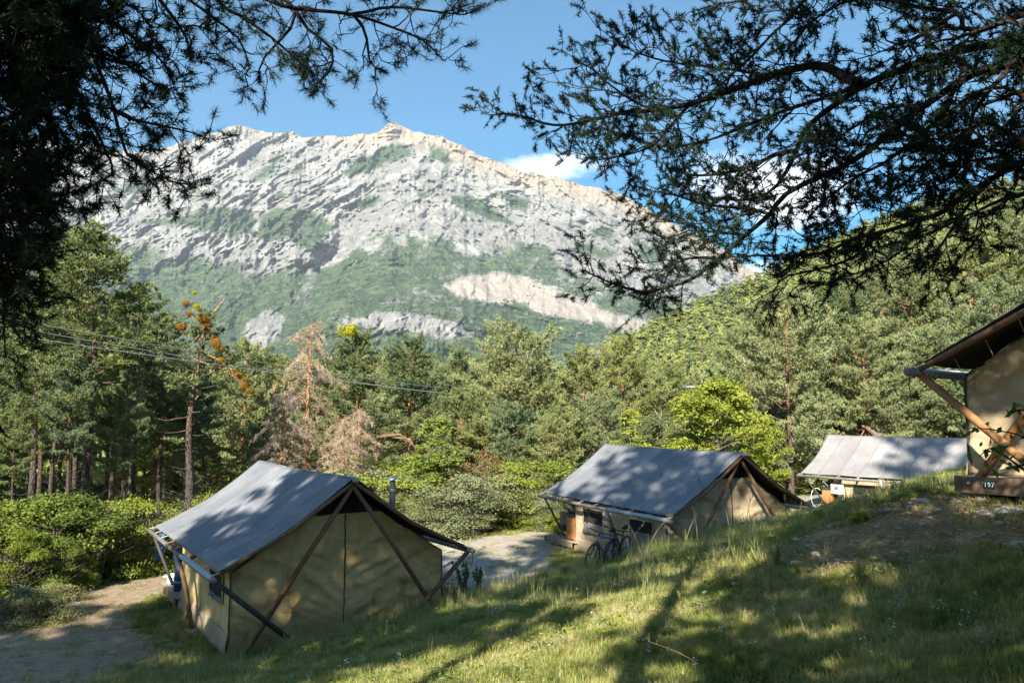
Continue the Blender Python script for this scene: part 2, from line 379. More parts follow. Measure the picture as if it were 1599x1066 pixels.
PATHS = [gpoly([(735, 862), (772, 836), (862, 826), (1000, 800), (990, 826), (900, 852), (868, 868), (862, 900), (800, 920), (748, 926), (705, 916), (640, 900), (600, 860)]),
         gpoly([(-200, 960), (60, 925), (150, 903), (262, 896), (300, 880), (300, 905), (262, 916), (222, 935), (212, 960), (232, 985), (262, 1010), (215, 1040), (120, 1058), (-60, 1100), (-300, 1060)]),
         gpoly([(1235, 752), (1300, 752), (1290, 800), (1210, 802), (1240, 775)])]
DIRT = [gpoly([(1225, 872), (1300, 820), (1380, 792), (1460, 774), (1520, 768), (1640, 790), (1640, 850), (1560, 868), (1480, 876), (1390, 888), (1290, 888)]),
        gpoly([(985, 958), (1080, 962), (1075, 978), (1000, 972)]), gpoly([(740, 990), (790, 975), (830, 984), (800, 1000), (760, 1004)]),
        gpoly([(1040, 905), (1090, 900), (1140, 905), (1100, 918)]), gpoly([(860, 1005), (905, 1000), (900, 1018), (862, 1022)]), gpoly([(20, 930), (110, 925), (190, 950), (110, 965), (30, 960)])]
def masks(x, y):
    p = np.full(x.shape, -9.); d = np.full(x.shape, -9.)
    near = (np.hypot(x, y) < 120)
    for P in PATHS: p[near] = np.maximum(p[near], sdpoly(x[near], y[near], P))
    for P in DIRT: d[near] = np.maximum(d[near], sdpoly(x[near], y[near], P))
    s, q = row(x, y)
    band = np.minimum(q+9.4, -7.2-q)+.3*(fbm(x*.3, y*.3, 2, 5)-.5)
    p = np.maximum(p, np.where((s > -25) & (s < 40), band, -9))
    return np.clip(p, -2, 2), np.clip(d, -2, 2)
def build_ground():
    a1 = np.radians(np.arange(-40, 40, .2)); a2 = np.radians(np.linspace(40, 320, 90)); A = np.concatenate([a1, a2])
    r = [0.05, .8]
    while r[-1] < 70: r.append(r[-1]*1.0125+.004)
    while r[-1] < 6200: r.append(r[-1]*1.09)
    r = np.array(r); RR, AA = np.meshgrid(r, A, indexing='ij'); X = RR*np.sin(AA); Y = RR*np.cos(AA)
    Z = gz(X, Y); n = len(A); m = len(r)
    p, d = masks(X, Y)
    i = np.arange(m-1)[:, None]*n; j = np.arange(n)[None]; k = (j+1) % n
    F = np.stack([i+j, i+n+j, i+n+k, i+k], -1).reshape(-1, 4)[:, ::-1]
    me = np_mesh('ground', np.stack([X, Y, Z], -1).reshape(-1, 3), F, True, {'path': p.ravel(), 'dirt': d.ravel()})
    t = NT('ground_earth'); c = t.coord()
    nb = t.noise(c, .55, 5, .6); nm = t.noise(c, 3.5, 5, .65); nf = t.noise(c, 22, 4, .7); vf = t.voro(c, 34)
    grass = t.ramp(t.math('ADD', t.math('MULTIPLY', nb, .5), t.math('MULTIPLY', nm, .5)), [(.36, (.07, .085, .025)), (.5, (.15, .155, .05)), (.62, (.27, .22, .11))])
    grav = t.ramp(t.math('ADD', t.math('MULTIPLY', nf, .6), t.math('MULTIPLY', nm, .4)), [(.33, (.20, .165, .125)), (.5, (.34, .30, .245)), (.67, (.47, .43, .37))])
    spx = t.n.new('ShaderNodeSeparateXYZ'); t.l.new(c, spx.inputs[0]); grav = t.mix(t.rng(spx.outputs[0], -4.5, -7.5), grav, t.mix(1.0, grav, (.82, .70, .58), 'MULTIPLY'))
    weeds = t.rng(t.noise(c, 2.1, 6, .7), .60, .66); grav = t.mix(t.math('MULTIPLY', weeds, .8), grav, (.08, .11, .03))
    dirt = t.ramp(t.math('ADD', t.math('MULTIPLY', nf, .5), t.math('MULTIPLY', nm, .5)), [(.33, (.11, .066, .038)), (.5, (.27, .175, .10)), (.66, (.46, .33, .21))])
    peb = t.rng(vf, .05, .16, 1, 0); pick = t.rng(t.voro(c, 34, 'F1', 1), .55, .6)
    dirt = t.mix(t.math('MULTIPLY', peb, t.math('MULTIPLY', pick, .7)), dirt, (.46, .40, .33))
    edge = t.math('MULTIPLY', t.math('SUBTRACT', nm, .5), 2.2); edge2 = t.math('MULTIPLY', t.math('SUBTRACT', t.noise(c, 1.2, 5, .7), .5), 2.4)
    ed = t.math('ADD', edge, edge2)
    mp = t.rng(t.math('ADD', t.attr('path'), ed), -.06, .10); md = t.rng(t.math('ADD', t.attr('dirt'), ed), -.15, .2)
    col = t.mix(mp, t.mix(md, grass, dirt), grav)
    h = t.math('ADD', nf, t.math('MULTIPLY', nm, 1.5))
    t.principled(col, .95, t.bump(h, .5, .03), 0, .1)
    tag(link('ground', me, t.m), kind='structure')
build_ground()

# ------------------------------------------------------------------ the massif across the valley
SKY = np.array([(-900, 330), (-500, 270), (-200, 235), (0, 226), (60, 222), (100, 219), (150, 226), (185, 234), (235, 238), (270, 226), (300, 217), (322, 213), (345, 205), (357, 198), (372, 195), (392, 202), (415, 207), (445, 206), (462, 207), (470, 215), (495, 212), (540, 213), (575, 209), (592, 204), (612, 192), (618, 193), (640, 202), (660, 208), (690, 212), (720, 228), (745, 240), (762, 247), (800, 262), (840, 272), (870, 278), (900, 287), (935, 294), (965, 300), (1000, 318), (1040, 342), (1080, 362), (1120, 385), (1160, 412), (1220, 452), (1300, 500), (1400, 545), (1700, 590), (2500, 600)], float)
FOR = np.array([(-900, 400), (0, 350), (120, 345), (180, 378), (240, 388), (330, 404), (400, 412), (440, 422), (490, 416), (520, 398), (560, 368), (620, 356), (700, 366), (780, 385), (860, 402), (930, 430), (1000, 455), (1080, 482), (1150, 500), (1400, 560), (2500, 600)], float)
VEG = [[(220, 349), (293, 334), (344, 322), (386, 326), (403, 343), (395, 364), (361, 373), (318, 364), (284, 353)],
 [(407, 334), (433, 326), (463, 324), (497, 334), (524, 356), (505, 373), (501, 390), (475, 390), (446, 373), (412, 381), (401, 368)],
 [(100, 338), (165, 305), (220, 279), (250, 279), (242, 292), (186, 309), (157, 326), (120, 345)], [(386, 283), (420, 258), (431, 251), (427, 268), (399, 283)],
 [(437, 275), (463, 256), (480, 262), (471, 273), (441, 283)], [(422, 309), (441, 294), (475, 309), (484, 315), (446, 311)],
 [(531, 268), (561, 249), (607, 226), (658, 222), (646, 243), (612, 252), (582, 260), (548, 275)], [(650, 262), (671, 232), (692, 232), (705, 252), (671, 251)],
 [(293, 309), (327, 296), (333, 309), (297, 313)], [(539, 326), (561, 309), (590, 309), (582, 322), (548, 330)],
 [(771, 298), (835, 312), (821, 330), (800, 326)], [(885, 372), (928, 383), (964, 394), (957, 405), (914, 403)], [(985, 344), (1014, 380), (1035, 401), (1021, 425), (985, 383)],
 [(946, 351), (960, 358), (957, 380), (921, 365), (914, 355)], [(807, 378), (871, 390), (867, 412), (810, 398)], [(700, 300), (760, 318), (800, 350), (770, 345), (700, 320)]]
ROCK = [[(695, 447), (740, 430), (800, 428), (850, 445), (905, 468), (960, 490), (1012, 505), (990, 518), (930, 503), (870, 492), (820, 478), (760, 470), (720, 464)],
 [(540, 502), (590, 490), (640, 492), (690, 500), (725, 515), (737, 527), (690, 528), (640, 518), (590, 510), (550, 510)],
 [(385, 505), (415, 485), (445, 492), (432, 530), (400, 545), (380, 530)],
 [(655, 222), (630, 265), (598, 318), (545, 372), (505, 408), (480, 420), (520, 414), (565, 383), (612, 335), (648, 280), (668, 235)],
 [(560, 382), (596, 375), (590, 386), (562, 392)], [(614, 360), (630, 368), (634, 384), (620, 382)], [(710, 380), (748, 388), (745, 396), (712, 390)], [(190, 360), (190, 372), (330, 396), (430, 404), (500, 402), (488, 415), (440, 418), (330, 402), (240, 385)]]
def build_massif():
    pxs = np.concatenate([np.linspace(-900, -80, 90), np.linspace(-78, 1330, 1000), np.linspace(1340, 2500, 60)])
    s = np.concatenate([np.linspace(0, .35, 50), np.linspace(.355, 1, 360)])
    PX, S = np.meshgrid(pxs, s, indexing='xy')
    sky = np.interp(pxs, SKY[:, 0], SKY[:, 1]); sky = sky+(fbm(pxs*.09, pxs*0, 3, 4)-.5)*7
    foot = 700.; PY = foot+(sky[None]-foot)*S
    forl = np.interp(PX, FOR[:, 0], FOR[:, 1])
    # diagonal coordinate for strata and gullies
    u = PX*.011; v = PY*.011
    wx = (fbm(u*1.2, v*1.2, 3, 21)-.5)*2.2
    gul = fbm((PX*.9+PY*.55)*.016+wx, (PY-PX*.35)*.005, 5, 31, True)      # ribs running down the slope
    gul2 = fbm((PX*.8-PY*.5)*.02+wx*1.3, (PY+PX*.2)*.007, 5, 41, True)
    fine = fbm(PX*.07, PY*.06, 4, 51)
    band = fbm((PY-.28*(PX-500))*.03+wx*.9, PX*.004, 4, 61)               # cliff bands
    rockz = sst(30, -30, PY-forl)
    D = 1700+3300*S**1.12+260*sst(700, 300, PX)*sst(.2, .8, S)
    wy = (fbm(u*2.5+5, v*2.5, 3, 25)-.5)
    lft = sst(860, 480, PX+60*wx)                                          # slabs climb to the right on the left half, fall away on the right
    def field(ca, sa, sd_):
        al = PX*ca-PY*sa; ac = PX*sa+PY*ca; w1 = (fbm(PX*.012, PY*.012, 3, sd_+7)-.5)*1.5
        return fbm(ac*.026+w1, al*.010+w1, 5, sd_, True), fbm(ac*.085+w1*2, al*.034, 4, sd_+3, True)
    rl, rl2 = field(.82, .57, 31); rr_, rr2 = field(.85, -.52, 43); dn = fbm(PX*.03+.8*wy, PY*.012, 5, 53, True)
    rib = (rl*lft+rr_*(1-lft))*.6+dn*.4; rib2 = rl2*lft+rr2*(1-lft); crag = fbm(PX*.14, PY*.13, 4, 51, True); led = rib2; gul = rib; band = led; gul2 = rib2
    D += (rib-.5)*(-330-130*rockz)+(rib2-.5)*(-60-70*rockz)+(crag-.5)*(-26-34*rockz)
    D += 140*np.exp(-((PX-(505+(420-PY)*.62))/26.)**2)*sst(.25, .5, S)     # the long gully below the summit
    D += 120*np.exp(-((PX-(430-(420-PY)*.4))/30.)**2)*sst(470, 400, PY)*sst(230, 300, PY)
    D += 250*sst(90, -90, PX-(380+(560-PY)*.9))*sst(.1, .4, S)*sst(.75, .5, S)
    D -= 260*np.exp(-((PX-640)/130.)**2-((PY-500)/45.)**2)
    X = (PX-799.5)/FOC; U = -(PY-533)/FOC; ry = math.cos(PITCH)-U*math.sin(PITCH); rz = math.sin(PITCH)+U*math.cos(PITCH)
    V = np.stack([X/ry*D, D, rz/ry*D], -1)
    back = V[-1:].copy(); back = np.concatenate([back+np.array([0, 150*k, -90*k-40*k*k]) for k in (1, 3, 7)]); V = np.concatenate([V, back])
    n = len(pxs); m = V.shape[0]
    veg = (PY-forl)/14.
    for P in VEG: veg = np.maximum(veg, np.clip(sdpoly(PX, PY, P)/5., -3, 2))
    speck = sst(.56, .66, fbm(PX*.035, PY*.06, 4, 71))*sst(10, 60, PY-sky[None])
    veg = np.maximum(veg, -1.05+speck*.75)
    for P in ROCK: veg = np.minimum(veg, np.where(sdpoly(PX, PY, P) > -12, -np.clip(sdpoly(PX, PY, P)/5.+.2, -3, 2), 9))
    veg = np.clip(veg, -2.2, 1.15)+(fbm(PX*.11, PY*.16, 4, 81)-.5)*1.8
    veg = veg+(.5-rib)*2.2+.25*sst(0, 60, PY-forl)+(fbm((PX+PY*.8)*.03, (PY-PX*.6)*.012, 4, 83)-.5)*2.6
    sw = PY+.42*(PX-500)*np.where(PX < 640, 1, -.55)+60*wy; band2 = fbm(sw*.11, (PX-PY*.4)*.014+wy, 5, 63)*.6+fbm(sw*.3, PX*.03, 3, 65)*.4
    tan = sst(42, 8, PY-sky[None])*sst(480, 640, PX)+sst(16, 4, PY-sky[None])*.5
    warm = sst(-10, 8, sdpoly(PX, PY, ROCK[0]))
    def pad(a): return np.concatenate([a, np.repeat(a[-1:], 3, 0)]).ravel()
    i = np.arange(m-1)[:, None]*n; j = np.arange(n-1)[None]
    F = np.stack([i+j, i+j+1, i+n+j+1, i+n+j], -1).reshape(-1, 4)
    me = np_mesh('mountain', V.reshape(-1, 3), F, False, {'veg': pad(veg), 'tan': pad(np.clip(tan, 0, 1)), 'warm': pad(warm), 'layer': pad(band2), 'strat': pad(gul*.5+gul2*.25+band*.25)})
    t = NT('mountain_rock_and_forest'); c = t.coord(); c1 = t.map(c, (.001, .001, .001))
    n1 = t.noise(t.map(c1, (6, 6, 3)), 1.4, 8, .7); n2 = t.noise(c1, 42, 6, .7); n3 = t.noise(t.map(c1, (1, 1, 2.6)), 14, 7, .72)
    n4 = t.noise(t.map(c1, (1, 1, 1.6)), 75, 5, .75); n5 = t.noise(t.map(c1, (1, 1, 3.2), (.0, .35, 0)), 9, 8, .78)
    rf = t.math('ADD', t.math('MULTIPLY', n5, .5), t.math('ADD', t.math('MULTIPLY', n4, .25), t.math('MULTIPLY', n3, .25)))
    rock = t.ramp(rf, [(.36, (.08, .082, .086)), (.44, (.14, .14, .14)), (.51, (.215, .212, .205)), (.60, (.30, .293, .275))])
    rock = t.mix(t.rng(t.attr('strat'), .36, .52, .45, 0), rock, (.22, .215, .2))
    rock = t.mix(t.rng(t.attr('layer'), .50, .60, 0, .62), rock, (.15, .145, .135)); rock = t.mix(t.rng(t.attr('layer'), .44, .36, 0, .5), rock, (.33, .32, .30))
    rock = t.mix(t.math('MULTIPLY', t.attr('warm'), .55), rock, (.32, .262, .21))
    rock = t.mix(t.math('MULTIPLY', t.attr('tan'), .72), rock, t.ramp(n2, [(.35, (.21, .165, .11)), (.65, (.36, .29, .21))]))
    tuf = t.math('ADD', t.math('MULTIPLY', t.noise(c1, 60, 5, .8), .55), t.math('MULTIPLY', t.noise(t.map(c1, (1, 1, 2)), 24, 5, .75), .45))
    forest = t.ramp(tuf, [(.41, (.008, .021, .014)), (.5, (.026, .047, .025)), (.59, (.075, .11, .048))])
    forest = t.mix(t.rng(n5, .50, .60, 0, .5), forest, (.13, .165, .08)); forest = t.mix(t.rng(n4, .60, .68, 0, .8), forest, (.27, .25, .18))
    vm = t.math('ADD', t.attr('veg'), t.math('MULTIPLY', t.math('SUBTRACT', n4, .5), 6.5)); vm = t.math('ADD', vm, t.math('MULTIPLY', t.math('SUBTRACT', n5, .5), 7.5))
    col = t.mix(t.rng(vm, -.15, .15), rock, forest)
    h = t.math('ADD', t.math('MULTIPLY', n5, 1.0), t.math('ADD', t.math('MULTIPLY', n4, .35), t.math('MULTIPLY', n3, .5)))
    t.principled(col, .95, t.bump(h, .5, 12), 0, .05)
    tag(link('mountain', me, t.m), kind='structure')
build_massif()

# ------------------------------------------------------------------ wooded hill on the right
HS = np.array([(300, 720), (700, 655), (900, 565), (960, 532), (1000, 514), (1040, 492), (1100, 463), (1170, 434), (1240, 402), (1330, 360), (1430, 318), (1520, 292), (1599, 272), (1800, 220), (2100, 190), (2600, 260)], float)
def hill_pt(px, s):
    sky = np.interp(px, HS[:, 0], HS[:, 1])+6; py = 1000+(sky-1000)*s
    D = 170+560*s+(fbm(px*.012, s*5, 4, 91, True)-.5)*-70*s
    X = (px-799.5)/FOC; U = -(py-533)/FOC; ry = math.cos(PITCH)-U*math.sin(PITCH); rz = math.sin(PITCH)+U*math.cos(PITCH)
    return np.stack([X/ry*D, D, rz/ry*D], -1)
def build_hill():
    PX, S = np.meshgrid(np.linspace(300, 2600, 300), np.linspace(0, 1, 90), indexing='xy'); V = hill_pt(PX, S)
    back = np.concatenate([V[-1:]+np.array([0, 60*k, -30*k]) for k in (1, 4)]); V = np.concatenate([V, back]); m, n = V.shape[:2]
    i = np.arange(m-1)[:, None]*n; j = np.arange(n-1)[None]; F = np.stack([i+j, i+j+1, i+n+j+1, i+n+j], -1).reshape(-1, 4)
    t = NT('hill_floor'); c = t.coord(); n1 = t.noise(c, .05, 6, .7)
    t.principled(t.ramp(n1, [(.35, (.03, .045, .018)), (.65, (.10, .11, .05))]), .95)
    tag(link('hill', np_mesh('hill', V.reshape(-1, 3), F, True), t.m), kind='structure')
build_hill()

# ------------------------------------------------------------------ air
def haze():
    mb = MB(); mb.box((0, 200, 1230), (17600, 14400, 3180)); t = NT('haze_air')
    v = t.n.new('ShaderNodeVolumePrincipled'); v.inputs['Color'].default_value = (.72, .85, 1, 1); v.inputs['Density'].default_value = 5.2e-5; v.inputs['Anisotropy'].default_value = .1
    t.l.new(v.outputs[0], t.out.inputs['Volume']); o = mb.build('haze', t.m); tag(o, kind='stuff')
haze()
# ------------------------------------------------------------------ safari tents
def sheet(fn, nu, nv, mat, name, parent, attrs=None, thick=0):
    U, Vv = np.meshgrid(np.linspace(0, 1, nu), np.linspace(0, 1, nv), indexing='xy'); P = np.stack(fn(U, Vv), -1).reshape(-1, 3)
    i = np.arange(nv-1)[:, None]*nu; j = np.arange(nu-1)[None]; F = np.stack([i+j, i+j+1, i+nu+j+1, i+nu+j], -1).reshape(-1, 4)
    if thick:                                    # give the cloth a second face and a hem
        P3 = P.reshape(nv, nu, 3); N = np.cross(np.gradient(P3, axis=1), np.gradient(P3, axis=0)); N /= np.linalg.norm(N, axis=-1, keepdims=True)+1e-9
        Q = (P3-N*thick).reshape(-1, 3); o = len(P); F2 = F[:, ::-1]+o
        b = np.concatenate([np.arange(nu), np.arange(1, nv)*nu+nu-1, (nv-1)*nu+np.arange(nu-2, -1, -1), np.arange(nv-2, 0, -1)*nu]); c = np.roll(b, -1)
        F = np.concatenate([F, F2, np.stack([b, b+o, c+o, c], -1)]); P = np.concatenate([P, Q])
    return link(name, np_mesh(name, P, F, True), mat, parent)
def safari_tent(no, T, D, label, fly, wallm, windows, deck_to=7.0, zmid=True, left=True, foot=-.3, posts=(2.9,), kind='canvas tent', brown=None, seed=0, detail=True, legm='pole', sag=.10):
    hw, H, Rr, He, og, Lr, Lw = D; y0, y1 = -og, Lr-og
    t = empty('safari_tent', T[:3], T[3], label, kind, 'safari tents standing in a row on the terrace')
    rs = np.random.default_rng(seed)
    xe, ze = Rr-.06, He+.03
    def slope(sg):
        def fn(u, v):
            y = y0+u*(y1-y0); w = v
            x = sg*(w*xe+.015); z = H+.04-w*(H+.04-ze)
            lines = np.abs(((u*8) % 1)-.5)*2                                   # panels hang a little between the seams
            z = z-sag*np.sin(np.pi*np.clip(w, 0, 1))*(.75+.5*np.abs(2*u-1)**2)-.012*(1-lines**4)*np.sin(np.pi*w)
            z = z+(fbm(u*26+seed*3, w*2.2+(u*9), 3, 5+seed, True)-.5)*.022*np.exp(-w*1.6)
            z = z+(fbm(u*6+7, w*4, 2, 8+seed)-.5)*.03*np.sin(np.pi*np.clip(w, .02, .98))
            z = z-.045*np.sin(np.pi*u)*(1-w)-.02*np.sin(np.pi*((u*4) % 1))*w
            y = y+np.where(u < .5, 1, -1)*.10*np.sin(np.pi*w)*np.abs(2*u-1)**8
            return (x, y, z)
        return fn
    for sg in (-1, 1):
        f = slope(sg); s_ = sg
        o = sheet((lambda u, v, f=f: f(u, v)) if sg > 0 else (lambda u, v, f=f: f(1-u, v)), 81, 25, fly, 'roof_canvas', t, thick=.006)
        g = lambda u, v, f=f: (lambda p: (p[0]*.985, p[1]*.985+.03, p[2]-.035))(f(u, v))
        sheet(g, 41, 13, M['under'], 'roof_lining', t)
        for k in range(1, 8):                                                   # seams between the panels
            mb = MB(); uu = np.full(14, k/8.); vv = np.linspace(.01, .99, 14); x, y, z = f(uu, vv); P = np.stack([x, y, z+.004], -1)
            mb.tube(P, .006, 4); mb.build('roof_seam', M['fly_seam'], t)
    # poles
    mb = MB(); mb.tube([(0, y0-.10, H-.02), (0, (y0+y1)/2, H-.06), (0, y1+.08, H-.03)], .055, 10); mb.build('ridge_pole', M['sleeve'], t, True)
    for sg in (-1, 1):
        xp = sg*(Rr+.08); zp = He-.09
        mb = MB(); mb.tube([(xp, y0-.18, zp-.01), (xp, (y0+y1)/2, zp-.03), (xp, y1+.12, zp)], .058, 10); ep = mb.build('eave_pole', M['pole_grey'], t, True)
        mb = MB()
        for k in range(46):
            yy = y0+.02+k*(y1-y0-.1)/45; mb.ring((xp, yy, zp-.02), (0, 1, .12), .060, .009, 8, 4)
        tag(mb.build('rope_lashing', M['rope_dark'], ep), kind='stuff')
        mb = MB(); mb.tube([(xp, y0-.02, zp-.005), (xp, y0+3.0, zp-.018)], .066, 10, False); mb.build('pole_sleeve', M['sleeve'], ep, True)
        mb = MB()
        for k in range(9):
            yy = y0+(y1-y0)*k/8.; mb.tube([(sg*(xe-.02), yy, ze-.02), (xp, yy+.05, zp+.05), (xp+sg*.05, yy+.07, zp), (xp, yy+.09, zp-.07)], .009, 4)
        tag(mb.build('eave_rope', M['rope'], t), kind='stuff')
        for k, yy in enumerate((y0+.06, y0+2.4, y0+4.8, y1-.06)):               # rafters under the fly
            mb = MB(); mb.tube([(sg*.02, yy, H-.08), (sg*(Rr)*.5, yy, (H+He)/2-.20), (sg*(Rr+.02), yy, He-.06)], .045, 8); mb.build('rafter', M['pole'], t, True)
        # A-frame leg and the strut that crosses it
        for yy in (-.45, ):
            mb = MB(); mb.tube([(0, yy, H-.16), (sg*1.1, yy-.02, H-.16-1.53), (sg*2.26, yy-.03, -.12)], [.05, .055, .06], 9); mb.build('leg', M[legm], t, True)
            mb = MB(); mb.tube([(sg*(Rr+.06), yy-.07, He-.12), (sg*1.42, yy-.09, .05)], [.055, .058], 9); mb.build('strut', M['pole_dark' if no == 1 and sg < 0 else legm], t, True)
            mb = MB(); mb.lathe((sg*1.80, yy-.14, .45), [(0, -.03), (.022, -.03), (.022, .03), (0, .03)], 8, (0, 1, 0)); mb.build('bolt', M['metal'], t)
        for py_ in posts:
            mb = MB(); mb.tube([(xp, py_, zp-.02), (sg*(Rr-.1), py_-.25, .6), (sg*(Rr-.22), py_-.5, foot)], .052, 9); p_ = mb.build('post', M['pole'], t, True)
            mb = MB(); mb.tube([(xp, py_, zp+.03), (xp-sg*.01, py_-.04, zp-.22), (xp-sg*.06, py_-.09, zp-.4)], .068, 9); mb.build('pole_sleeve', M['sleeve'], p_, True)
            mb = MB(); mb.box((sg*(Rr-.22), py_-.5, foot-.1), (.28, .28, .3), None, .03); mb.build('footing', M['concrete'], t)
        mb = MB(); mb.tube([(sg*(Rr+.04), y1-.25, He-.12), (sg*2.52, y1-1.1, .1)], .04, 7); mb.build('brace', M['pole_dark'], t, True)
    # rope tail and little hook lines at the near corners
    for sg in (-1, 1):
        mb = MB(); mb.tube([(sg*(Rr+.08), y0-.1, He-.1), (sg*(Rr+.10), y0-.11, He-.3), (sg*(Rr+.07), y0-.1, He-.48)], .008, 4); mb.build('rope_tail', M['rope_dark'], t)
    # inner tent
    Wd = 2.5; top = 3.0; vz = 2.46
    def wr(x, z, s):
        d = .17*(fbm(x*1.2+z*1.3+s, z*3.6-np.abs(x)*1.5, 4, 13+seed, True)-.55)+.05*(fbm(x*4, z*.8, 3, 33+seed)-.5)
        d += .035*np.sin((z*2.1+np.abs(x)*1.4)*3.3)*np.exp(-((np.abs(x)-1.9)/.8)**2)*np.clip(z, 0, 1)
        return d*np.clip(z*3+.4, .25, 1)*(1-.9*np.exp(-(x/.22)**2))
    for yy, sgn in ((0, 1), (Lw, -1)):
        def gw(u, v, yy=yy, sgn=sgn):
            x = (u-.5)*2*Wd; tz = np.minimum(hw+(1-np.abs(x)/Wd)*(top-hw), vz); z = v*(tz+(.32 if no != 4 else 0))-(.32 if no != 4 else 0)
            return (x, yy-sgn*wr(x, z, yy)-sgn*.05*np.sin(np.pi*u)*np.sin(np.pi*v)+.04*sgn*(np.abs(u-.5) > .496), z)
        sheet(gw if sgn > 0 else (lambda u, v: gw(1-u, v)), 111, 49, wallm, 'canvas_wall', t, thick=.005)
        xv = (top-vz)/(top-hw)*Wd
        mb = MB(); mb.add([(-xv, yy, vz+.01), (xv, yy, vz+.01), (0, yy, top), (-xv, yy+.02*sgn, vz+.01), (xv, yy+.02*sgn, vz+.01), (0, yy+.02*sgn, top)], [(0, 1, 2), (5, 4, 3), (0, 3, 4, 1), (1, 4, 5, 2), (2, 5, 3, 0)]); mb.build('vent', M['mesh'], t)
        if sgn > 0:
            mb = MB(); P = [(0+.006*math.sin(k*1.7), yy-.075-.05*math.sin(math.pi*k/24.)-.012, .03+k*(vz-.05)/24) for k in range(25)]
            xs = np.array([p[0] for p in P]); zs = np.array([p[2] for p in P]); ys = -wr(xs, zs, yy)-.05*np.sin(np.pi*zs/vz)-.012
            mb.tube(np.stack([xs, ys, zs], -1), .014, 5); mb.build('zip', M['zip'], t)
            for sg in (-1, 1):
                mb = MB(); mb.tube([(sg*(Wd-.005), -.03, .0), (sg*(Wd+.0), -.035, hw*.5), (sg*(Wd-.01), -.03, hw)], .016, 5); mb.build('corner_piping', M['pole_dark'], t)
                mb = MB(); k0 = 9; P = [(sg*(Wd-.02-q*(Wd-.05)/k0), -.03, hw+.02+q*(top-hw-.04)/k0-.02*math.sin(q*2.)) for q in range(k0+1)]; mb.tube(P, .014, 5); mb.build('edge_piping', M['pole_dark'], t)
    for sg in (-1, 1):
        def sw(u, v, sg=sg):
            y = u*Lw; z = v*hw; d = .035*(fbm(u*9+3*sg, v*1.3+u*3, 4, 17+seed, True)-.5)+.02*np.sin(u*31)*(1-v)
            return (sg*(Wd+.0)+sg*d*np.sin(np.pi*np.clip(u, .03, .97))**.3, y, z)
        sheet((lambda u, v: sw(1-u, v)) if sg < 0 else sw, 91, 25, wallm, 'canvas_wall', t, thick=.005)
        def ir(u, v, sg=sg): return (sg*(1-v)*Wd, u*Lw, hw+v*(top-hw)-.05*np.sin(np.pi*v))
        sheet(ir if sg < 0 else (lambda u, v: ir(1-u, v)), 12, 6, wallm, 'inner_roof', t, thick=.005)
        def sk(u, v, sg=sg):
            y = -.03+u*(Lw+.03); return (sg*(Wd+.02+.06*(1-v)+.012*np.sin(u*40)*(1-v)), y, .16-.44*(1-v)+.02*np.sin(u*17)*(1-v))
        sheet(sk if sg > 0 else (lambda u, v: sk(1-u, v)), 60, 6, M['skirt'], 'skirt', t, thick=.004)
    def skf(u, v):
        x = (u-.5)*2*(Wd+.05); return (x, -.06-.06*(1-v)-.02*np.sin(u*50)*(1-v), .08-.34*(1-v)+.02*np.sin(u*23))
    if no > 4: sheet(skf, 60, 6, M['skirt'], 'skirt', t, thick=.004)
    for sg in (-1, 1):
        for (ya, yb, za, zs, zb) in windows:
            w = MB(); w.box((sg*(Wd+.035), (ya+yb)/2, (za+zb)/2), (.02, yb-ya, zb-za)); wo = w.build('window', M['mesh'], t)
            w = MB()
            for a, b, c, d in ((ya-.03, yb+.03, zb-.015, zb+.02), (ya-.03, ya, za, zb-.015), (yb, yb+.03, za, zb-.015)): w.box((sg*(Wd+.04), (a+b)/2, (c+d)/2), (.03, b-a, d-c))
            w.build('window_frame', M['rope'] if no == 9 else wallm, wo)
            def fl(u, v, ya=ya, yb=yb, za=za, zs=zs, sg=sg): return (sg*(Wd+.055+.012*np.sin(u*9+v*4)+.015*(1-v)), ya-.03+u*(yb-ya+.06), za-.03+v*(zs-za+.03)+.008*np.sin(u*12))
            sheet((lambda u, v, fl=fl: fl(1-u, v)) if sg < 0 else fl, 16, 8, M['flapg'], 'window_flap', wo, thick=.004)
    # deck
    yf = -.55 if no == 4 else .02
    n = int((deck_to-yf)/.145)
    for k in range(n):
        if k*.145+yf < Lw-.3 and not (no == 4 and k < 5): continue
        mb = MB(); mb.box((0, yf+.0725+k*.145, -.016), (4.86 if no == 4 else 5.26, .137, .03), None, .004); mb.build('plank', M['plank'], t)
    yb_ = yf if no == 4 else .25
    bm = M['beam_dark'] if no == 4 else M['beam']
    for (c, d) in (((-2.64, (Lw+deck_to)/2+.01, -.12), (.045, deck_to-Lw, .19)), ((2.64, (Lw+deck_to)/2+.01, -.12), (.045, deck_to-Lw, .19)), ((-2.46, (yb_+Lw)/2, -.125), (.045, Lw-yb_-.1, .16)), ((2.46, (yb_+Lw)/2, -.125), (.045, Lw-yb_-.1, .16)), ((0, deck_to+.03, -.12), (5.4, .045, .19)), ((0, yb_-.03, -.105 if no == 4 else -.16), (4.92 if no == 4 else 4.9, .06, .22 if no == 4 else .19)), ((0, (yf+deck_to)/2, -.13), (.06, deck_to-yf-.1, .17))):
        mb = MB(); mb.box(c, d, None, .006); mb.build('beam', bm, t)
    mb = MB(); mb.box((0, (yf+deck_to)/2, -.035), (4.8, deck_to-yf-.1, .004)); mb.build('floor_board', M['beam_dark'], t)
    for sx in (-2.3, 0, 2.3):
        for yy in (.3 if no != 4 else -.3, 3.3, deck_to-.4):
            mb = MB(); mb.box((sx, yy, -.42), (.3, .3, .42), None, .03); mb.build('block', M['concrete'], t)
    return t
M['fly_seam'] = M['fly']
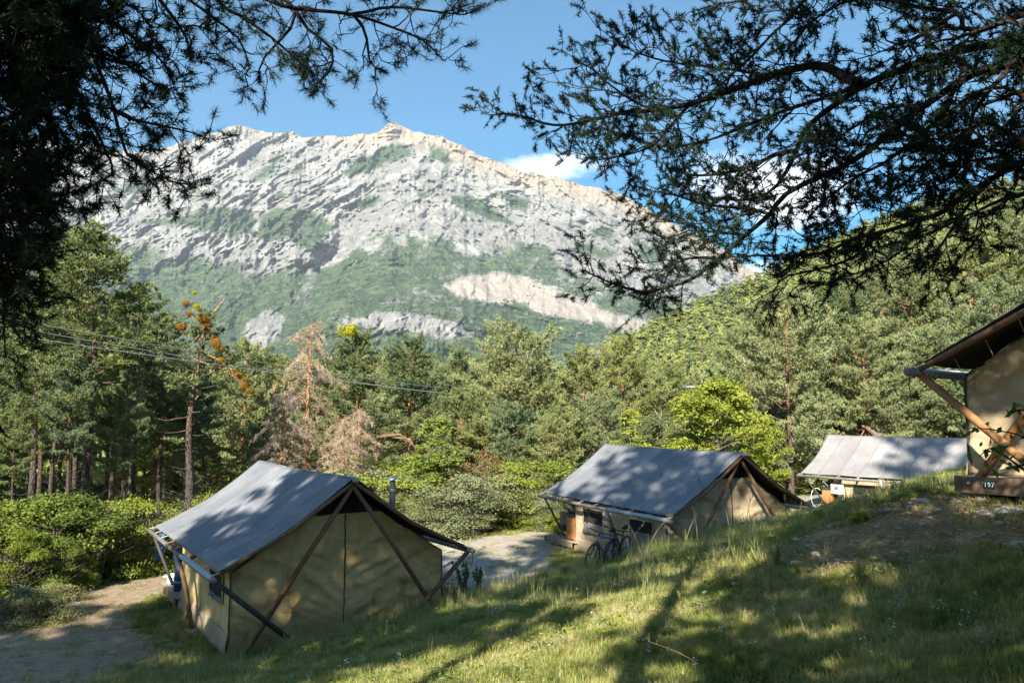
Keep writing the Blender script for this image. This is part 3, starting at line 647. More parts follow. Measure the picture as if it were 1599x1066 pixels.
D1 = (1.397, 3.265, 2.90, 1.53, .55, 7.6, 4.93); D2 = (1.355, 3.245, 2.83, 1.52, .645, 7.51, 5.05)
safari_tent(1, TENTS[1], D1, 'nearest safari tent at lower left with ochre canvas gable and dark zip', M['fly'], M['wall_ochre'], [(.45, 1.6, .72, .8, 1.28)], 7.15, foot=-.32, posts=(3.05,), seed=1, sag=.13)
safari_tent(2, TENTS[2], D2, 'beige safari tent in the centre with two side windows and grey roof', M['fly'], M['wall_beige'], [(.58, 1.74, .42, .85, 1.21), (3.26, 4.43, .43, .77, 1.24)], 6.87, posts=(2.5,), seed=2, sag=.08)
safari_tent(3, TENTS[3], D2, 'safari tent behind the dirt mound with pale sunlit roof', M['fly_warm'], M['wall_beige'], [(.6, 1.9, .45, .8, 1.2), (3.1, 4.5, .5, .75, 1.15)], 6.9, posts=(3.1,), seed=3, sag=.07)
t4 = safari_tent(4, TENTS[4], D2, 'close safari tent cut by the right edge on a deck bearing number 197', M['fly'], M['wall_beige'], [(.6, 1.9, .45, .8, 1.2)], 6.9, posts=(3.1,), seed=4, sag=.05, legm='pole_orange')
T5 = at(1359, 664, 50.); safari_tent(5, (T5[0], T5[1], T5[2]-3.26, -1.15), D2, 'brown tent roof peeking above the pale roofed tent', M['fly_brown'], M['wall_beige'], [(.6, 1.9, .45, .8, 1.2)], 6.9, posts=(), seed=5)
# number plate 197
def text_mesh(s, size, ext):
    c = bpy.data.curves.new('tmp', 'FONT'); c.body = s; c.size = size; c.extrude = ext; c.align_x = 'CENTER'; c.align_y = 'CENTER'; c.resolution_u = 3
    o = bpy.data.objects.new('tmp', c); COL.objects.link(o); dg = bpy.context.evaluated_depsgraph_get(); dg.update()
    me = bpy.data.meshes.new_from_object(o.evaluated_get(dg)); bpy.data.objects.remove(o); bpy.data.curves.remove(c); return me
pl = MB(); pl.box((-2.03, -.617, -.085), (.135, .014, .105), None, .004); plo = pl.build('number_plate', M['green'], t4)
tm = text_mesh("'197", .088, .002); tm.name = 'numerals'; to = link('numerals', tm, M['white'], plo); to.location = (-2.03, -.627, -.088); to.rotation_euler = (R(90), 0, 0)
mb = MB(); mb.lathe((-2.27, -.615, -.085), [(0, -.01), (.02, -.008), (.024, .008), (0, .012)], 10, (0, -1, 0)); mb.build('bolt', M['metal'], t4)
for x in (-2.49, -2.1, -1.7, -1.3):      # side lacing of the close tent
    mb = MB(); z1 = 1.355+(1-abs(x)/2.5)*1.645; mb.tube([(x, -.02, z1-.02), (x*1.04+.05, -.2, z1+.14+.1)], .005, 4); mb.build('lacing', M['rope'], t4)
# stove pipe through the nearest tent's roof
c, s = math.cos(.587), math.sin(.587)
def loc(T, x, y, z): c, s = math.cos(T[3]), math.sin(T[3]); return (T[0]+x*c-y*s, T[1]+x*s+y*c, T[2]+z)
sp = empty('stove_pipe', loc(TENTS[1], 2.45, 2.75, 1.22), .587, 'galvanised stove pipe with rain cap above the ochre tent', 'chimney')
mb = MB(); mb.lathe((0, 0, 0), [(.085, -.6), (.085, 1.62), (.07, 1.62)], 16); mb.build('flue', M['metal_dark'], sp, True)
mb = MB(); mb.lathe((0, 0, 0), [(.10, 1.36), (.105, 1.40), (.10, 1.44)], 16); mb.build('collar', M['metal'], sp, True)
for a in range(3):
    mb = MB(); q = a*2.094; mb.tube([(.075*math.cos(q), .075*math.sin(q), 1.6), (.1*math.cos(q), .1*math.sin(q), 1.72)], .008, 4); mb.build('stay', M['metal'], sp)
mb = MB(); mb.lathe((0, 0, 0), [(.17, 1.70), (.165, 1.715), (.05, 1.80), (0, 1.81)], 16); mb.build('rain_cap', M['metal'], sp, True)
mb = MB(); mb.lathe((0, 0, 0), [(.055, 1.55), (.055, 1.78)], 12); mb.build('inner_flue', M['metal_dark'], sp, True)

# ------------------------------------------------------------------ things on the decks
def on(T, x, y, z=0., rz=0.): return dict(loc=loc(T, x, y, z), rz=T[3]+rz)
def kitchen(T, x, y, label, glabel):
    k = empty('kitchen_cabinet', label=label, cat='cabinet', group='wooden kitchen cabinets on the decks', **on(T, x, y))
    for sx in (-.26, .26):
        mb = MB(); mb.box((sx, 0, .42), (.03, .5, .72), None, .004); mb.build('side_panel', M['cab'], k)
    for z in (.08, .56, .79):
        mb = MB(); mb.box((0, 0, z), (.49, .48, .028), None, .004); mb.build('shelf', M['cab'], k)
    for sy in (-.255, ):
        mb = MB(); mb.box((0, sy, .68), (.49, .02, .19), None, .004); mb.build('drawer_front', M['cab'], k)
        mb = MB(); mb.box((0, sy-.02, .68), (.18, .02, .05), None, .004); mb.build('handle', M['mesh'], k)
    mb = MB(); mb.box((0, .24, .42), (.49, .015, .7)); mb.build('back_panel', M['cab'], k)
    # oval cut-out front
    n = 20; v = []; f = []
    for i in range(n):
        a = 2*math.pi*i/n; v.append((.15*math.cos(a), -.25, .32+.17*math.sin(a)))
    for i in range(n):
        a = 2*math.pi*i/n; ca, sa = math.cos(a), math.sin(a); m = max(abs(ca), abs(sa)); v.append((.245*ca/m, -.25, .32+.225*sa/m))
    v += [(p[0], -.235, p[2]) for p in v]
    for i in range(n):
        j = (i+1) % n; f += [(i, j, n+j, n+i), (2*n+i, 3*n+i, 3*n+j, 2*n+j), (i, 2*n+i, 2*n+j, j)]
    mb = MB(); mb.add(v, f); mb.build('front_panel', M['cab'], k)
    for sx in (-1, 1):
        for sy in (-1, 1): mb = MB(); mb.box((sx*.23, sy*.2, .03), (.05, .05, .06)); mb.build('leg', M['cab'], k)
    g = empty('gas_grill', label=glabel, cat='grill', group='grey gas grills on the cabinets', **on(T, x, y, .805))
    mb = MB(); mb.box((0, 0, .07), (.56, .42, .12), None, .02); mb.build('body', M['metal_dark'], g)
    mb = MB(); mb.box((0, .17, .26), (.58, .06, .26), R_x(-12), .015); mb.build('lid', M['grey'], g)
    for q in (-.15, .15): mb = MB(); mb.lathe((q, -.215, .06), [(0, .02), (.022, .02), (.025, 0)], 10, (0, -1, 0)); mb.build('knob', M['black'], g)
    return k
def R_x(d): return Matrix.Rotation(R(d), 3, 'X')
def R_y(d): return Matrix.Rotation(R(d), 3, 'Y')
def R_z(d): return Matrix.Rotation(R(d), 3, 'Z')
kitchen(TENTS[2], -2.25, 5.35, 'orange wooden cabinet on the deck of the central tent', 'grey gas grill on the central tent cabinet')
kitchen(TENTS[3], -2.2, 5.75, 'orange wooden cabinet beside the pale roofed tent', 'grey gas grill on the cabinet of the pale roofed tent')
def folding_chair(T, x, y, rz, label):
    k = empty('folding_chair', label=label, cat='chair', **on(T, x, y, 0, rz))
    sheet(lambda u, v: ((u-.5)*.62, -.1+v*.42, .42-.09*np.sin(np.pi*u)-.05*(1-v)), 8, 8, M['grey'], 'seat', k, thick=.006)
    sheet(lambda u, v: ((u-.5)*.66, .30+v*.16+.05*np.sin(np.pi*u), .42+v*.52), 8, 8, M['grey'], 'backrest', k, thick=.006)
    for a in (-1, 1):
        mb = MB(); mb.tube([(a*.32, .48, .96), (a*.32, .3, .45), (a*.28, -.25, .0)], .011, 6); mb.build('frame', M['metal_dark'], k)
        mb = MB(); mb.tube([(a*.32, -.15, .47), (-a*.26, .12, .2), (-a*.30, .32, 0)], .011, 6); mb.build('leg', M['metal_dark'], k)
        mb = MB(); mb.tube([(a*.30, -.2, 0), (-a*.30, -.15, .44)], .011, 6); mb.build('leg', M['metal_dark'], k)
folding_chair(TENTS[2], -2.15, 6.2, R(160), 'grey folding camp chair on the deck corner of the central tent')
# basin, towel rack and barrel on the near tent's deck
b = empty('wash_basin', label='white plastic basin on the deck corner of the ochre tent', cat='basin', **on(TENTS[1], -2.33, 6.75))
mb = MB(); mb.lathe((0, 0, 0), [(0, .0), (.19, .0), (.205, .03), (.245, .19), (.265, .195), (.262, .21), (.238, .205), (.20, .04), (0, .02)], 24); o = mb.build('bowl', M['white'], b, True)
for sg in (-1, 1): mb = MB(); mb.tube([(sg*.25, -.07, .195), (sg*.295, -.04, .19), (sg*.295, .04, .19), (sg*.25, .07, .195)], .012, 6); mb.build('handle', M['white'], b)
bg = empty('storage_bag', label='navy bag standing on the deck behind the wash basin', cat='bag', **on(TENTS[1], -2.38, 5.6))
mb = MB(); mb.lathe((0, 0, 0), [(0, 0), (.17, 0), (.19, .1), (.18, .55), (.15, .66), (.05, .70), (0, .70)], 14); mb.build('body', M['navy'], bg, True)
mb = MB(); mb.lathe((0, 0, 0), [(.192, .22), (.196, .25), (.192, .28)], 14); mb.build('band', M['bluecloth'], bg, True)
dr = empty('drying_rack', label='blue towel hanging from a thin rack at the bushes', cat='drying rack', loc=tuple(at(243, 902, 25.5)))
zr = float(gz(dr.location.x, dr.location.y)); dr.location.z = zr
for sg in (-1, 1): mb = MB(); mb.tube([(sg*.55, 0, 0), (sg*.55, .02, 1.35)], .013, 6); mb.build('post', M['metal_dark'], dr)
mb = MB(); mb.tube([(-.6, 0, 1.34), (.6, 0, 1.34)], .010, 6); mb.build('bar', M['metal_dark'], dr)
tw = empty('towel', tuple(dr.location), 0, 'blue towel draped over the rack bar near the bushes', 'towel')
sheet(lambda u, v: (-.05+u*.28+.02*np.sin(v*9), -.02-.03*np.sin(u*8+v*3)*v, 1.36-v*.9), 10, 16, M['bluecloth'], 'cloth', tw, thick=.006)
# white hose loop and poster by tent 3
hs = MB(); P = [(.30*math.cos(a)*1.0, 0, .45+.42*math.sin(a)) for a in np.linspace(R(50), R(330), 20)]; hs.tube(P, .014, 6)
o = hs.build('hose', M['white']); o.location = loc(TENTS[3], -2.5, 6.25, 0); o.rotation_euler = (0, 0, TENTS[3][3]-.5); tag(o, 'white hose looped at the orange cabinet by the pale roofed tent', 'hose')
ps = empty('notice_board', label='white notice with dark print on the wall of the pale roofed tent', cat='notice', **on(TENTS[3], -2.6, 5.2, .92))
mb = MB(); mb.box((0, 0, 0), (.02, .6, .46), None, .004); mb.build('board', M['white'], ps)
mb = MB(); mb.box((-.013, .05, .03), (.005, .2, .18)); mb.build('print', M['grey'], ps)

# bicycles
def bicycle(p, rz, label, fm, lean):
    k = empty('bicycle', p, rz, label, 'bicycle', 'bicycles parked in front of the central tent'); k.rotation_euler = (lean, 0, rz); k.scale = (.92, .92, .92)
    for x, nm in ((-.52, 'wheel'), (.54, 'wheel')):
        mb = MB(); mb.ring((x, 0, .35), (0, 1, 0), .325, .026, 32, 6); w = mb.build('wheel', M['black'], k, True)
        mb = MB(); mb.ring((x, 0, .35), (0, 1, 0), .298, .010, 32, 4); mb.build('rim', M['metal'] if fm == 'blue' else M['bluecloth'], w, True)
        mb = MB()
        for i in range(14):
            a = i*2*math.pi/14; mb.tube([(x+.02*math.cos(a+1), .025*(-1)**i, .35+.02*math.sin(a+1)), (x+.295*math.cos(a), 0, .35+.295*math.sin(a))], .003, 3, False)
        mb.lathe((x, 0, .35), [(0, -.05), (.022, -.05), (.022, .05), (0, .05)], 10, (0, 1, 0)); mb.build('spokes', M['metal'], w)
    A, B, C, Dd, E = (-.12, 0, .30), (-.27, 0, .80), (.34, 0, .86), (.38, 0, .72), (-.52, 0, .35)
    mb = MB(); mb.tube([A, B], .020, 8); mb.tube([(-.25, 0, .74), C], .022, 8); mb.tube([A, Dd], .026, 8); mb.tube([C, Dd], .024, 8)
    for q in (-.05, .05): mb.tube([(A[0], q*.6, A[2]), (E[0], q, E[2])], .010, 6); mb.tube([(-.25, q*.4, .74), (E[0], q, E[2])], .010, 6)
    mb.build('frame', M[fm], k, True)
    mb = MB()
    for q in (-.06, .06): mb.tube([Dd[:1]+(q,)+(.70,), (.47, q, .5), (.54, q, .35)], .017, 6)
    mb.tube([(.385, -.06, .70), (.385, .06, .70)], .02, 6); mb.tube([C, (.31, 0, .96)], .018, 8); mb.build('fork', M['black'], k, True)
    mb = MB(); mb.tube([(.27, -.34, .98), (.33, -.12, .97), (.34, .0, .965), (.33, .12, .97), (.27, .34, .98)], .013, 6); hb = mb.build('handlebar', M['black'], k, True)
    for q in (-1, 1): mb = MB(); mb.tube([(.285, q*.26, .978), (.265, q*.37, .98)], .019, 7); mb.build('grip', M['black'], hb, True)
    mb = MB(); mb.tube([B, (-.295, 0, .93)], .014, 6); st = mb.build('seat_post', M['black'], k, True)
    mb = MB(); mb.lathe((-.30, 0, .95), [(0, -.16), (.02, -.155), (.032, -.02), (.075, .07), (.07, .11), (0, .12)], 10, (-1, 0, 0)); sd_ = mb.build('saddle', M['black'], st, True)
    mb = MB(); mb.ring((A[0], -.045, A[2]), (0, 1, 0), .085, .010, 20, 4); mb.tube([(A[0], -.06, A[2]), (A[0]+.12, -.08, A[2]-.12)], .011, 5); mb.tube([(A[0], .06, A[2]), (A[0]-.12, .08, A[2]+.12)], .011, 5)
    mb.box((A[0]+.13, -.12, A[2]-.13), (.08, .08, .02)); mb.box((A[0]-.13, .12, A[2]+.13), (.08, .08, .02)); mb.build('crankset', M['metal_dark'], k)
    return k
p = ground_hit(939, 884); bicycle((p[0], p[1], float(gz(p[0], p[1]))), R(232), 'blue framed bicycle leaning nearest the gravel path', 'blue', R(-10))
p = ground_hit(957, 879); bicycle((p[0]+.1, p[1]+.15, float(gz(p[0]+.1, p[1]+.15))), R(238), 'dark bicycle parked behind the blue framed one', 'metal_dark', R(-8))
# paraglider far off over the valley
pg = empty('paraglider', tuple(at(319, 412, 1500.)), 0, 'pale green paraglider flying before the forested slope', 'paraglider')
sheet(lambda u, v: (13*np.sin((u-.5)*1.9), -1.6+v*3.2, 5.5*np.cos((u-.5)*1.9)-5+.35*np.sin(np.pi*v)), 24, 6, M['lime'], 'canopy', pg, thick=.25)
mb = MB()
for q in np.linspace(-.8, .8, 7): mb.tube([(13*math.sin(q), 0, 5.5*math.cos(q)-5), (0, 0, -7.5)], .03, 3, False)
mb.build('lines', M['cable'], pg)
pt = MB(); pt.lathe((0, 0, -8.6), [(0, 0), (.3, .1), (.35, .5), (.25, .95), (.1, 1.1), (.16, 1.25), (.12, 1.4), (0, 1.42)], 8)
o = pt.build('person', M['navy'], None, True); o.location = pg.location; tag(o, 'tiny pilot seated in dark clothing under the paraglider', 'person')
# overhead cables
def cable(a, da, b, db, sagz, label):
    A = at(*a, da); B = at(*b, db); P = [A+(B-A)*t+np.array([0, 0, -sagz*4*t*(1-t)]) for t in np.linspace(0, 1, 25)]
    mb = MB(); mb.tube(P, .014, 4); o = mb.build('overhead_cable', M['cable']); tag(o, label, 'cable', 'cables strung across the forest')
cable((-60, 484), 21, (900, 622), 60, .5, 'uppermost pale cable strung before the left pines')
cable((-60, 497), 21, (900, 628), 60, .5, 'middle pale cable strung before the left pines')
cable((-60, 512), 21, (1010, 640), 62, .4, 'lowest pale cable strung before the left pines')
# white tubular arch showing above the bright green tree
ar = empty('lamp_arch', tuple(at(1042, 720, 58.)), 0, 'bent white metal arch showing over the bright green tree', 'metal arch')
A0 = at(1042, 720, 58.); q = [at(1042, 720, 58.), at(1041, 612, 58.), at(1044, 605, 58.), at(1070, 599, 58.), at(1071, 603, 58.)]
mb = MB(); mb.tube([p-A0 for p in q], .06, 6); mb.build('post', M['white'], ar)
q = [at(1052, 603.5, 58.), at(1090, 604, 60.), at(1096, 607, 60.)]; mb = MB(); mb.tube([p-A0 for p in q], .05, 6); mb.build('arm', M['white'], ar)
# stones, a log and a fallen leaf heap on the mound
rs = np.random.default_rng(12)
def stone_mesh(sd_):
    r = np.random.default_rng(sd_); import bmesh
    bm = bmesh.new(); bmesh.ops.create_icosphere(bm, subdivisions=2, radius=1)
    for v in bm.verts: v.co *= .75+.5*float(fbm(np.array(v.co.x*1.7+sd_), np.array(v.co.y*1.7+v.co.z*1.3), 2, sd_)); v.co.z *= .5
    me = bpy.data.meshes.new('stone'); bm.to_mesh(me); bm.free(); me.materials.append(M['stone']); return me
SM = [stone_mesh(k) for k in range(5)]
big = [(1442, 783, .16, 'pale round stone on the crest of the dirt mound'), (1372, 882, .14, 'pale stone at the lower edge of the bare dirt'), (1537, 803, .22, 'flat grey stone in the shade below the numbered deck'), (1244, 880, .16, 'pale stone at the left tip of the bare dirt'), (1150, 912, .12, 'light stone lying in the grass left of the dirt'), (1577, 800, .30, 'large dark stone at the right edge of the dirt'), (1404, 826, .10, 'small bright stone in the middle of the bare dirt'), (1268, 853, .13, 'stone at the upper left rim of the bare dirt'), (1590, 850, .13, 'stone at the right edge below the dirt'), (1545, 866, .12, 'stone where the shaded grass meets the dirt')]
for px, py, sz, lb in big:
    p = ground_hit(px, py, True); o = link('stone', SM[rs.integers(5)]); o.location = (p[0], p[1], p[2]+.01); sz *= .6; o.scale = (sz, sz*.8, sz*.7); o.rotation_euler = (0, 0, rs.uniform(0, 6)); tag(o, lb, 'stone', 'stones on the dirt mound')
n = 0; D0 = DIRT[0]; xs = [p[0] for p in D0]; ys = [p[1] for p in D0]
while n < 170:
    x, y = rs.uniform(min(xs), max(xs)), rs.uniform(min(ys), max(ys))
    if sdpoly(np.array([x]), np.array([y]), D0)[0] < -.25: continue
    o = link('stone', SM[rs.integers(5)]); sz = .018+.05*rs.random()**3; o.location = (x, y, float(gz(x, y))+sz*.1); o.scale = (sz, sz*.85, sz); o.rotation_euler = (0, 0, rs.uniform(0, 6)); n += 1
    tag(o, 'small pale stone lying loose on the bare dirt', 'stone', 'small stones scattered on the bare dirt')
# ------------------------------------------------------------------ plants
def blades(C, Dr, ln, w, n, r, spread=1.0):
    """n thin triangles leaving each centre C, around direction Dr"""
    m = len(C); d = r.normal(size=(m, n, 3))*spread+Dr[:, None]; d /= np.linalg.norm(d, axis=2, keepdims=True)+1e-9
    L = ln*(.7+.6*r.random((m, n, 1))); s = np.cross(d, r.normal(size=(m, n, 3))); s /= np.linalg.norm(s, axis=2, keepdims=True)+1e-9
    b = C[:, None]; V = np.stack([b-s*w, b+s*w, b+d*L], 2).reshape(-1, 3); return V
def tri_mesh(name, V, mat):
    me = np_mesh(name, V, np.arange(len(V)).reshape(-1, 3)); me.materials.append(mat); return me
def leaves(C, N, sz, r):
    """one kite leaf (2 triangles) per centre"""
    m = len(C); u = np.cross(N, r.normal(size=(m, 3))); u /= np.linalg.norm(u, axis=1, keepdims=True)+1e-9; v = np.cross(N, u); v /= np.linalg.norm(v, axis=1, keepdims=True)+1e-9
    s = (sz*(.6+.8*r.random(m)))[:, None]; n = N/(np.linalg.norm(N, axis=1, keepdims=True)+1e-9)
    a = C-u*s; b = C+v*s*.5+n*s*.12; c = C+u*s; d = C-v*s*.5+n*s*.12
    return np.stack([a, b, c, a, c, d], 1).reshape(-1, 3)
def pine(seed, H=12., cb=.35, spread=2.6, nl=64, tuft=.17, nb=7, bw=.026, shape=1., droop=.0, tpl=15, twn=12, mat='needle', barkm='bark', dead=0., trunk_r=.17, lean=.3, stubs=8, top=.0, bare=.3):
    """returns (trunk mesh, crown mesh): layered pine with limbs carrying flat pads of needles"""
    r = np.random.default_rng(seed); S = Soup()
    zt = np.linspace(0, 1, 22); bx = lean*np.sin(zt*2.3+seed)*zt+.12*np.sin(zt*9+seed); by = lean*np.cos(zt*1.9+seed*2)*zt*.6
    TP = np.stack([bx-bx[0], by-by[0], zt*H], -1); S.tube(TP, trunk_r*(1-zt*.88)+.02+.08*np.exp(-zt*40), 9)
    def tp(f): return np.array([np.interp(f, zt, TP[:, k]) for k in range(3)])
    Cs = []; Ds = []; az = r.random()*6
    for i in range(nl+stubs):
        stub = i >= nl
        f = cb+(1-cb)*((i+.5)/nl)**.92 if not stub else cb*(.35+.65*r.random())
        az += 2.4+r.normal()*.35; g = (f-cb)/(1-cb)
        if stub: L = spread*(.15+.35*r.random()); g = 0
        else:
            prof = (min(1, g*3.2+.45))*(1-g**(1.6*shape))**.62+.10; L = spread*prof*(.62+.55*r.random())
        el = (.05+.75*g**1.5+.2*r.normal()) if not stub else r.normal()*.25; el -= droop
        n = 9; t = np.linspace(0, 1, n); d = np.array([math.cos(az)*math.cos(el), math.sin(az)*math.cos(el), math.sin(el)])
        side = np.array([-math.sin(az), math.cos(az), 0]); wv = r.normal()*.18
        P = tp(f)+d*(t*L)[:, None]+side*(wv*L*t*t)[:, None]+np.array([0, 0, 1.])*((.16-droop*.5)*L*t*t-.10*L*np.sin(t*3.1))[:, None]
        P[1:] += r.normal(size=(n-1, 3))*.025*L*.5
        S.tube(P, (.012+.030*(L/spread)*trunk_r/.17)*(1-t*.8), 4)
        if stub and dead == 0: continue
        if not stub and r.random() < bare*.25: continue
        nt = max(3, int(twn*(L/spread)+2))
        for k in range(nt):
            u = bare+(1-bare)*(k+r.random())/nt; b = np.array([np.interp(u, t, P[:, q]) for q in range(3)])
            sg = 1 if k % 2 else -1; l2 = L*(.20+.26*r.random())*(1.25-.6*u)+.12
            dv = d*.65+side*sg*(.75+.3*r.normal())+np.array([0, 0, .12+.16*r.normal()-droop*.6]); dv /= np.linalg.norm(dv)
            if k == nt-1: dv = d
            tt = np.linspace(0, 1, 4); Q = b+dv*(tt*l2)[:, None]; Q[:, 2] += .12*l2*tt*tt
            S.tube(Q, .009*(1-tt*.6), 3)
            m = tpl; a = .35+.75*r.random(m); c = b+dv*(a*l2)[:, None]; off = r.normal(size=(m, 3))*np.array([.13, .13, .05])*(.5+.5*min(1, L/1.6)); c = c+off; c[:, 2] += .12*l2*a*a+.03
            Cs.append(c); Ds.append(np.repeat(dv[None]*.5+np.array([[0, 0, .65]]), m, 0))
    C = np.concatenate(Cs); Dd = np.concatenate(Ds)
    tm = S.mesh('trunk'); tm.materials.append(M[barkm])
    return tm, tri_mesh('crown', blades(C, Dd, tuft, bw, nb, r, .75), M[mat])
def lumpy(r, n, H, spread, zlo, lobes=26, flat=.8, fill=.75, ls=.22):
    """leaf centres on the skins of overlapping lobes"""
    c = []; nn = []
    for i in range(lobes):
        f = r.random(); z = zlo+(H-zlo)*f; rad = spread*(math.sin(math.pi*min(.96, max(.08, f*.9+.08)))**.7); a = r.random()*6.283; q = rad*math.sqrt(r.random())*.8
        R_ = (ls+ls*r.random())*spread; o = np.array([q*math.cos(a), q*math.sin(a), z-R_*.3]); m = int(n/lobes*(.6+.8*r.random()))
        d = r.normal(size=(m, 3)); d /= np.linalg.norm(d, axis=1, keepdims=True); d[:, 2] = np.abs(d[:, 2])*.9-.25*(r.random(m) < .4)
        k = (1-fill*r.random(m)**2)[:, None]*(1+.18*np.sin(d[:, :1]*7+i)*np.cos(d[:, 1:2]*6)); c.append(o+d*R_*k*np.array([1, 1, flat])*(1+.3*(r.random((m, 1)) < .12))); nn.append(d*.6+np.array([[0, 0, .5]])+r.normal(size=(m, 3))*.55)
    return np.concatenate(c), np.concatenate(nn)
def broad(seed, H=5., spread=2.2, zlo=.8, n=9000, sz=.075, mat='leaf', barkm='bark_grey', lobes=30, tr=.08, stems=1, ls=.19):
    r = np.random.default_rng(seed); C, N = lumpy(r, n, H*.93, spread, zlo, lobes, ls=ls); C[:, 2] = np.maximum(C[:, 2], .02); S = Soup()
    for q in range(stems):
        zt = np.linspace(0, 1, 8); o = r.normal(size=2)*.12*(stems > 1); e = r.normal(size=2)*.25*spread*(stems > 1)
        S.tube(np.stack([o[0]+e[0]*zt, o[1]+e[1]*zt+.06*np.sin(zt*5), zt*H*.8], -1), tr*(1-zt*.8), 6)
        for k in range(14):
            f = .2+.6*r.random(); a = r.random()*6.28; L = spread*.75; t = np.linspace(0, 1, 5); b = np.array([o[0]+e[0]*f, o[1]+e[1]*f, f*H*.8])
            S.tube(b+np.stack([np.cos(a)*L*t, np.sin(a)*L*t, .45*L*t], -1), tr*.3*(1-t*.8), 4)
    tm = S.mesh('trunk'); tm.materials.append(M[barkm]); return tm, tri_mesh('crown', leaves(C, N, sz, r), M[mat])
def deadpine(seed, H=10., cb=.12, spread=2.6, nl=56, n2=10, n3=6):
    r = np.random.default_rng(seed); S = Soup(); zt = np.linspace(0, 1, 20); TP = np.stack([.12*np.sin(zt*4), .1*zt, zt*H], -1)
    T = Soup(); T.tube(TP, .15*(1-zt*.85)+.015, 9); V = []; az = 0
    for i in range(nl):
        f = cb+(1-cb)*((i+.5)/nl); az += 2.4+r.normal()*.3; g = (f-cb)/(1-cb); L = spread*(1.1-.72*g)*(.4+.8*r.random()); el = .15-.35*(1-g)+.1*r.normal()
        if g > .9: L *= .8
        d = np.array([math.cos(az)*math.cos(el), math.sin(az)*math.cos(el), math.sin(el)]); s = np.array([-math.sin(az), math.cos(az), 0]); t = np.linspace(0, 1, 9)
        P = np.array([np.interp(f, zt, TP[:, k]) for k in range(3)])+d*(t*L)[:, None]+np.array([0, 0, 1.])*(.25*L*np.sin(t*2.4)-.42*L*t*t)[:, None]; P[1:] += r.normal(size=(8, 3))*.03
        T.tube(P, .028*(1-t*.85), 4)
        for k in range(n2):
            u = .15+.85*r.random(); b = np.array([np.interp(u, t, P[:, q]) for q in range(3)]); dv = d*.6+s*r.choice([-1, 1])*.8+np.array([0, 0, -.35+.3*r.normal()]); dv /= np.linalg.norm(dv); l2 = .3+.55*r.random()
            tt = np.linspace(0, 1, 5); Q = b+dv*(tt*l2)[:, None]; Q[:, 2] -= .45*l2*tt*tt; S.tube(Q, .008*(1-tt*.6), 3)
            for q in range(n3):
                w = r.random(); e = b+dv*(w*l2); e[2] -= .45*l2*w*w; V.append(e)
    V = np.array(V); Dd = np.repeat(np.array([[0, 0, -.25]]), len(V), 0)
    tm = T.mesh('trunk'); tm.materials.append(M['bark_dead']); tw = S.mesh('twigs'); tw.materials.append(M['deadtwig'])
    return tm, tw, tri_mesh('twiglets', blades(V, Dd, .20, .0065, 5, r, .8), M['deadtwig'])
PR = {}
PR['scotsA'] = (pine(11, 12, .30, 2.7, 52, mat='needle'), 12)
PR['scotsB'] = (pine(12, 12, .42, 2.5, 42, mat='needle_pale', lean=.5), 12)
PR['scotsC'] = (pine(13, 12, .22, 2.9, 56, mat='needle_pale', shape=1.5), 12)
PR['tall'] = (pine(14, 16, .50, 2.6, 46, mat='needle', barkm='bark_dim', lean=.8, stubs=22), 16)
PR['blue'] = (pine(15, 9, .10, 2.6, 56, mat='needle_blue', shape=1.2), 9)
PR['full'] = (pine(16, 10, .12, 3.1, 60, mat='needle_pale', shape=2.0), 10)
PR['talldark'] = (pine(17, 16, .55, 2.2, 44, mat='needle_blue', barkm='bark_dim', lean=.5, stubs=34), 16)
PR['bush'] = (broad(21, 3., 1.7, .0, 11000, .050, 'leaf_dark', tr=.04, stems=5), 3)
PR['bush2'] = (broad(22, 2.6, 1.6, .0, 10000, .046, 'leaf', tr=.03, stems=5), 2.6)
PR['greybush'] = (broad(23, 2.4, 1.7, .0, 11000, .038, 'leaf_grey', tr=.03, stems=6), 2.4)
PR['brownbush'] = (broad(24, 3., 1.5, .0, 6500, .05, 'leaf_brown', tr=.03, stems=6), 3)
PR['lime'] = (broad(25, 7., 3.1, .6, 19000, .095, 'leaf', lobes=90, tr=.12, ls=.13), 7)
PR['slim'] = (broad(26, 5., 1.0, 1.2, 5200, .065, 'leaf', lobes=26, tr=.05), 5)
_bt = pine(18, 11, .5, 1.6, 30, mat='needle', stubs=50, tpl=7, twn=4, barkm='bark_dim', bare=.6)
def plant(name, proto, loc_, h, label, cat, group=None, w=1., rz=None, r=random.Random(3)):
    (tm, cm), H = PR[proto]; e = empty(name, tuple(map(float, loc_)), rz if rz is not None else r.uniform(0, 6.28), label, cat, group)
    s = h/H; e.scale = (s*w, s*w, s); link('trunk' if cat != 'bush' else 'stems', tm, None, e); link('crown', cm, None, e); return e
def tree_px(name, proto, px, ytop, d, label, cat='pine tree', group=None, wpx=None, **k):
    p = at(px, ytop, d); g = float(gz(p[0], p[1]))-.1; h = max(1., p[2]-g)*(.93 if cat == 'pine tree' else 1); w = 1.
    return plant(name, proto, (p[0], p[1], g), h, label, cat, group, **({'w': k.pop('w')} if 'w' in k else {}), **k)
LAB = []
def note(o, base, px, d): LAB.append((o, base, px, d))
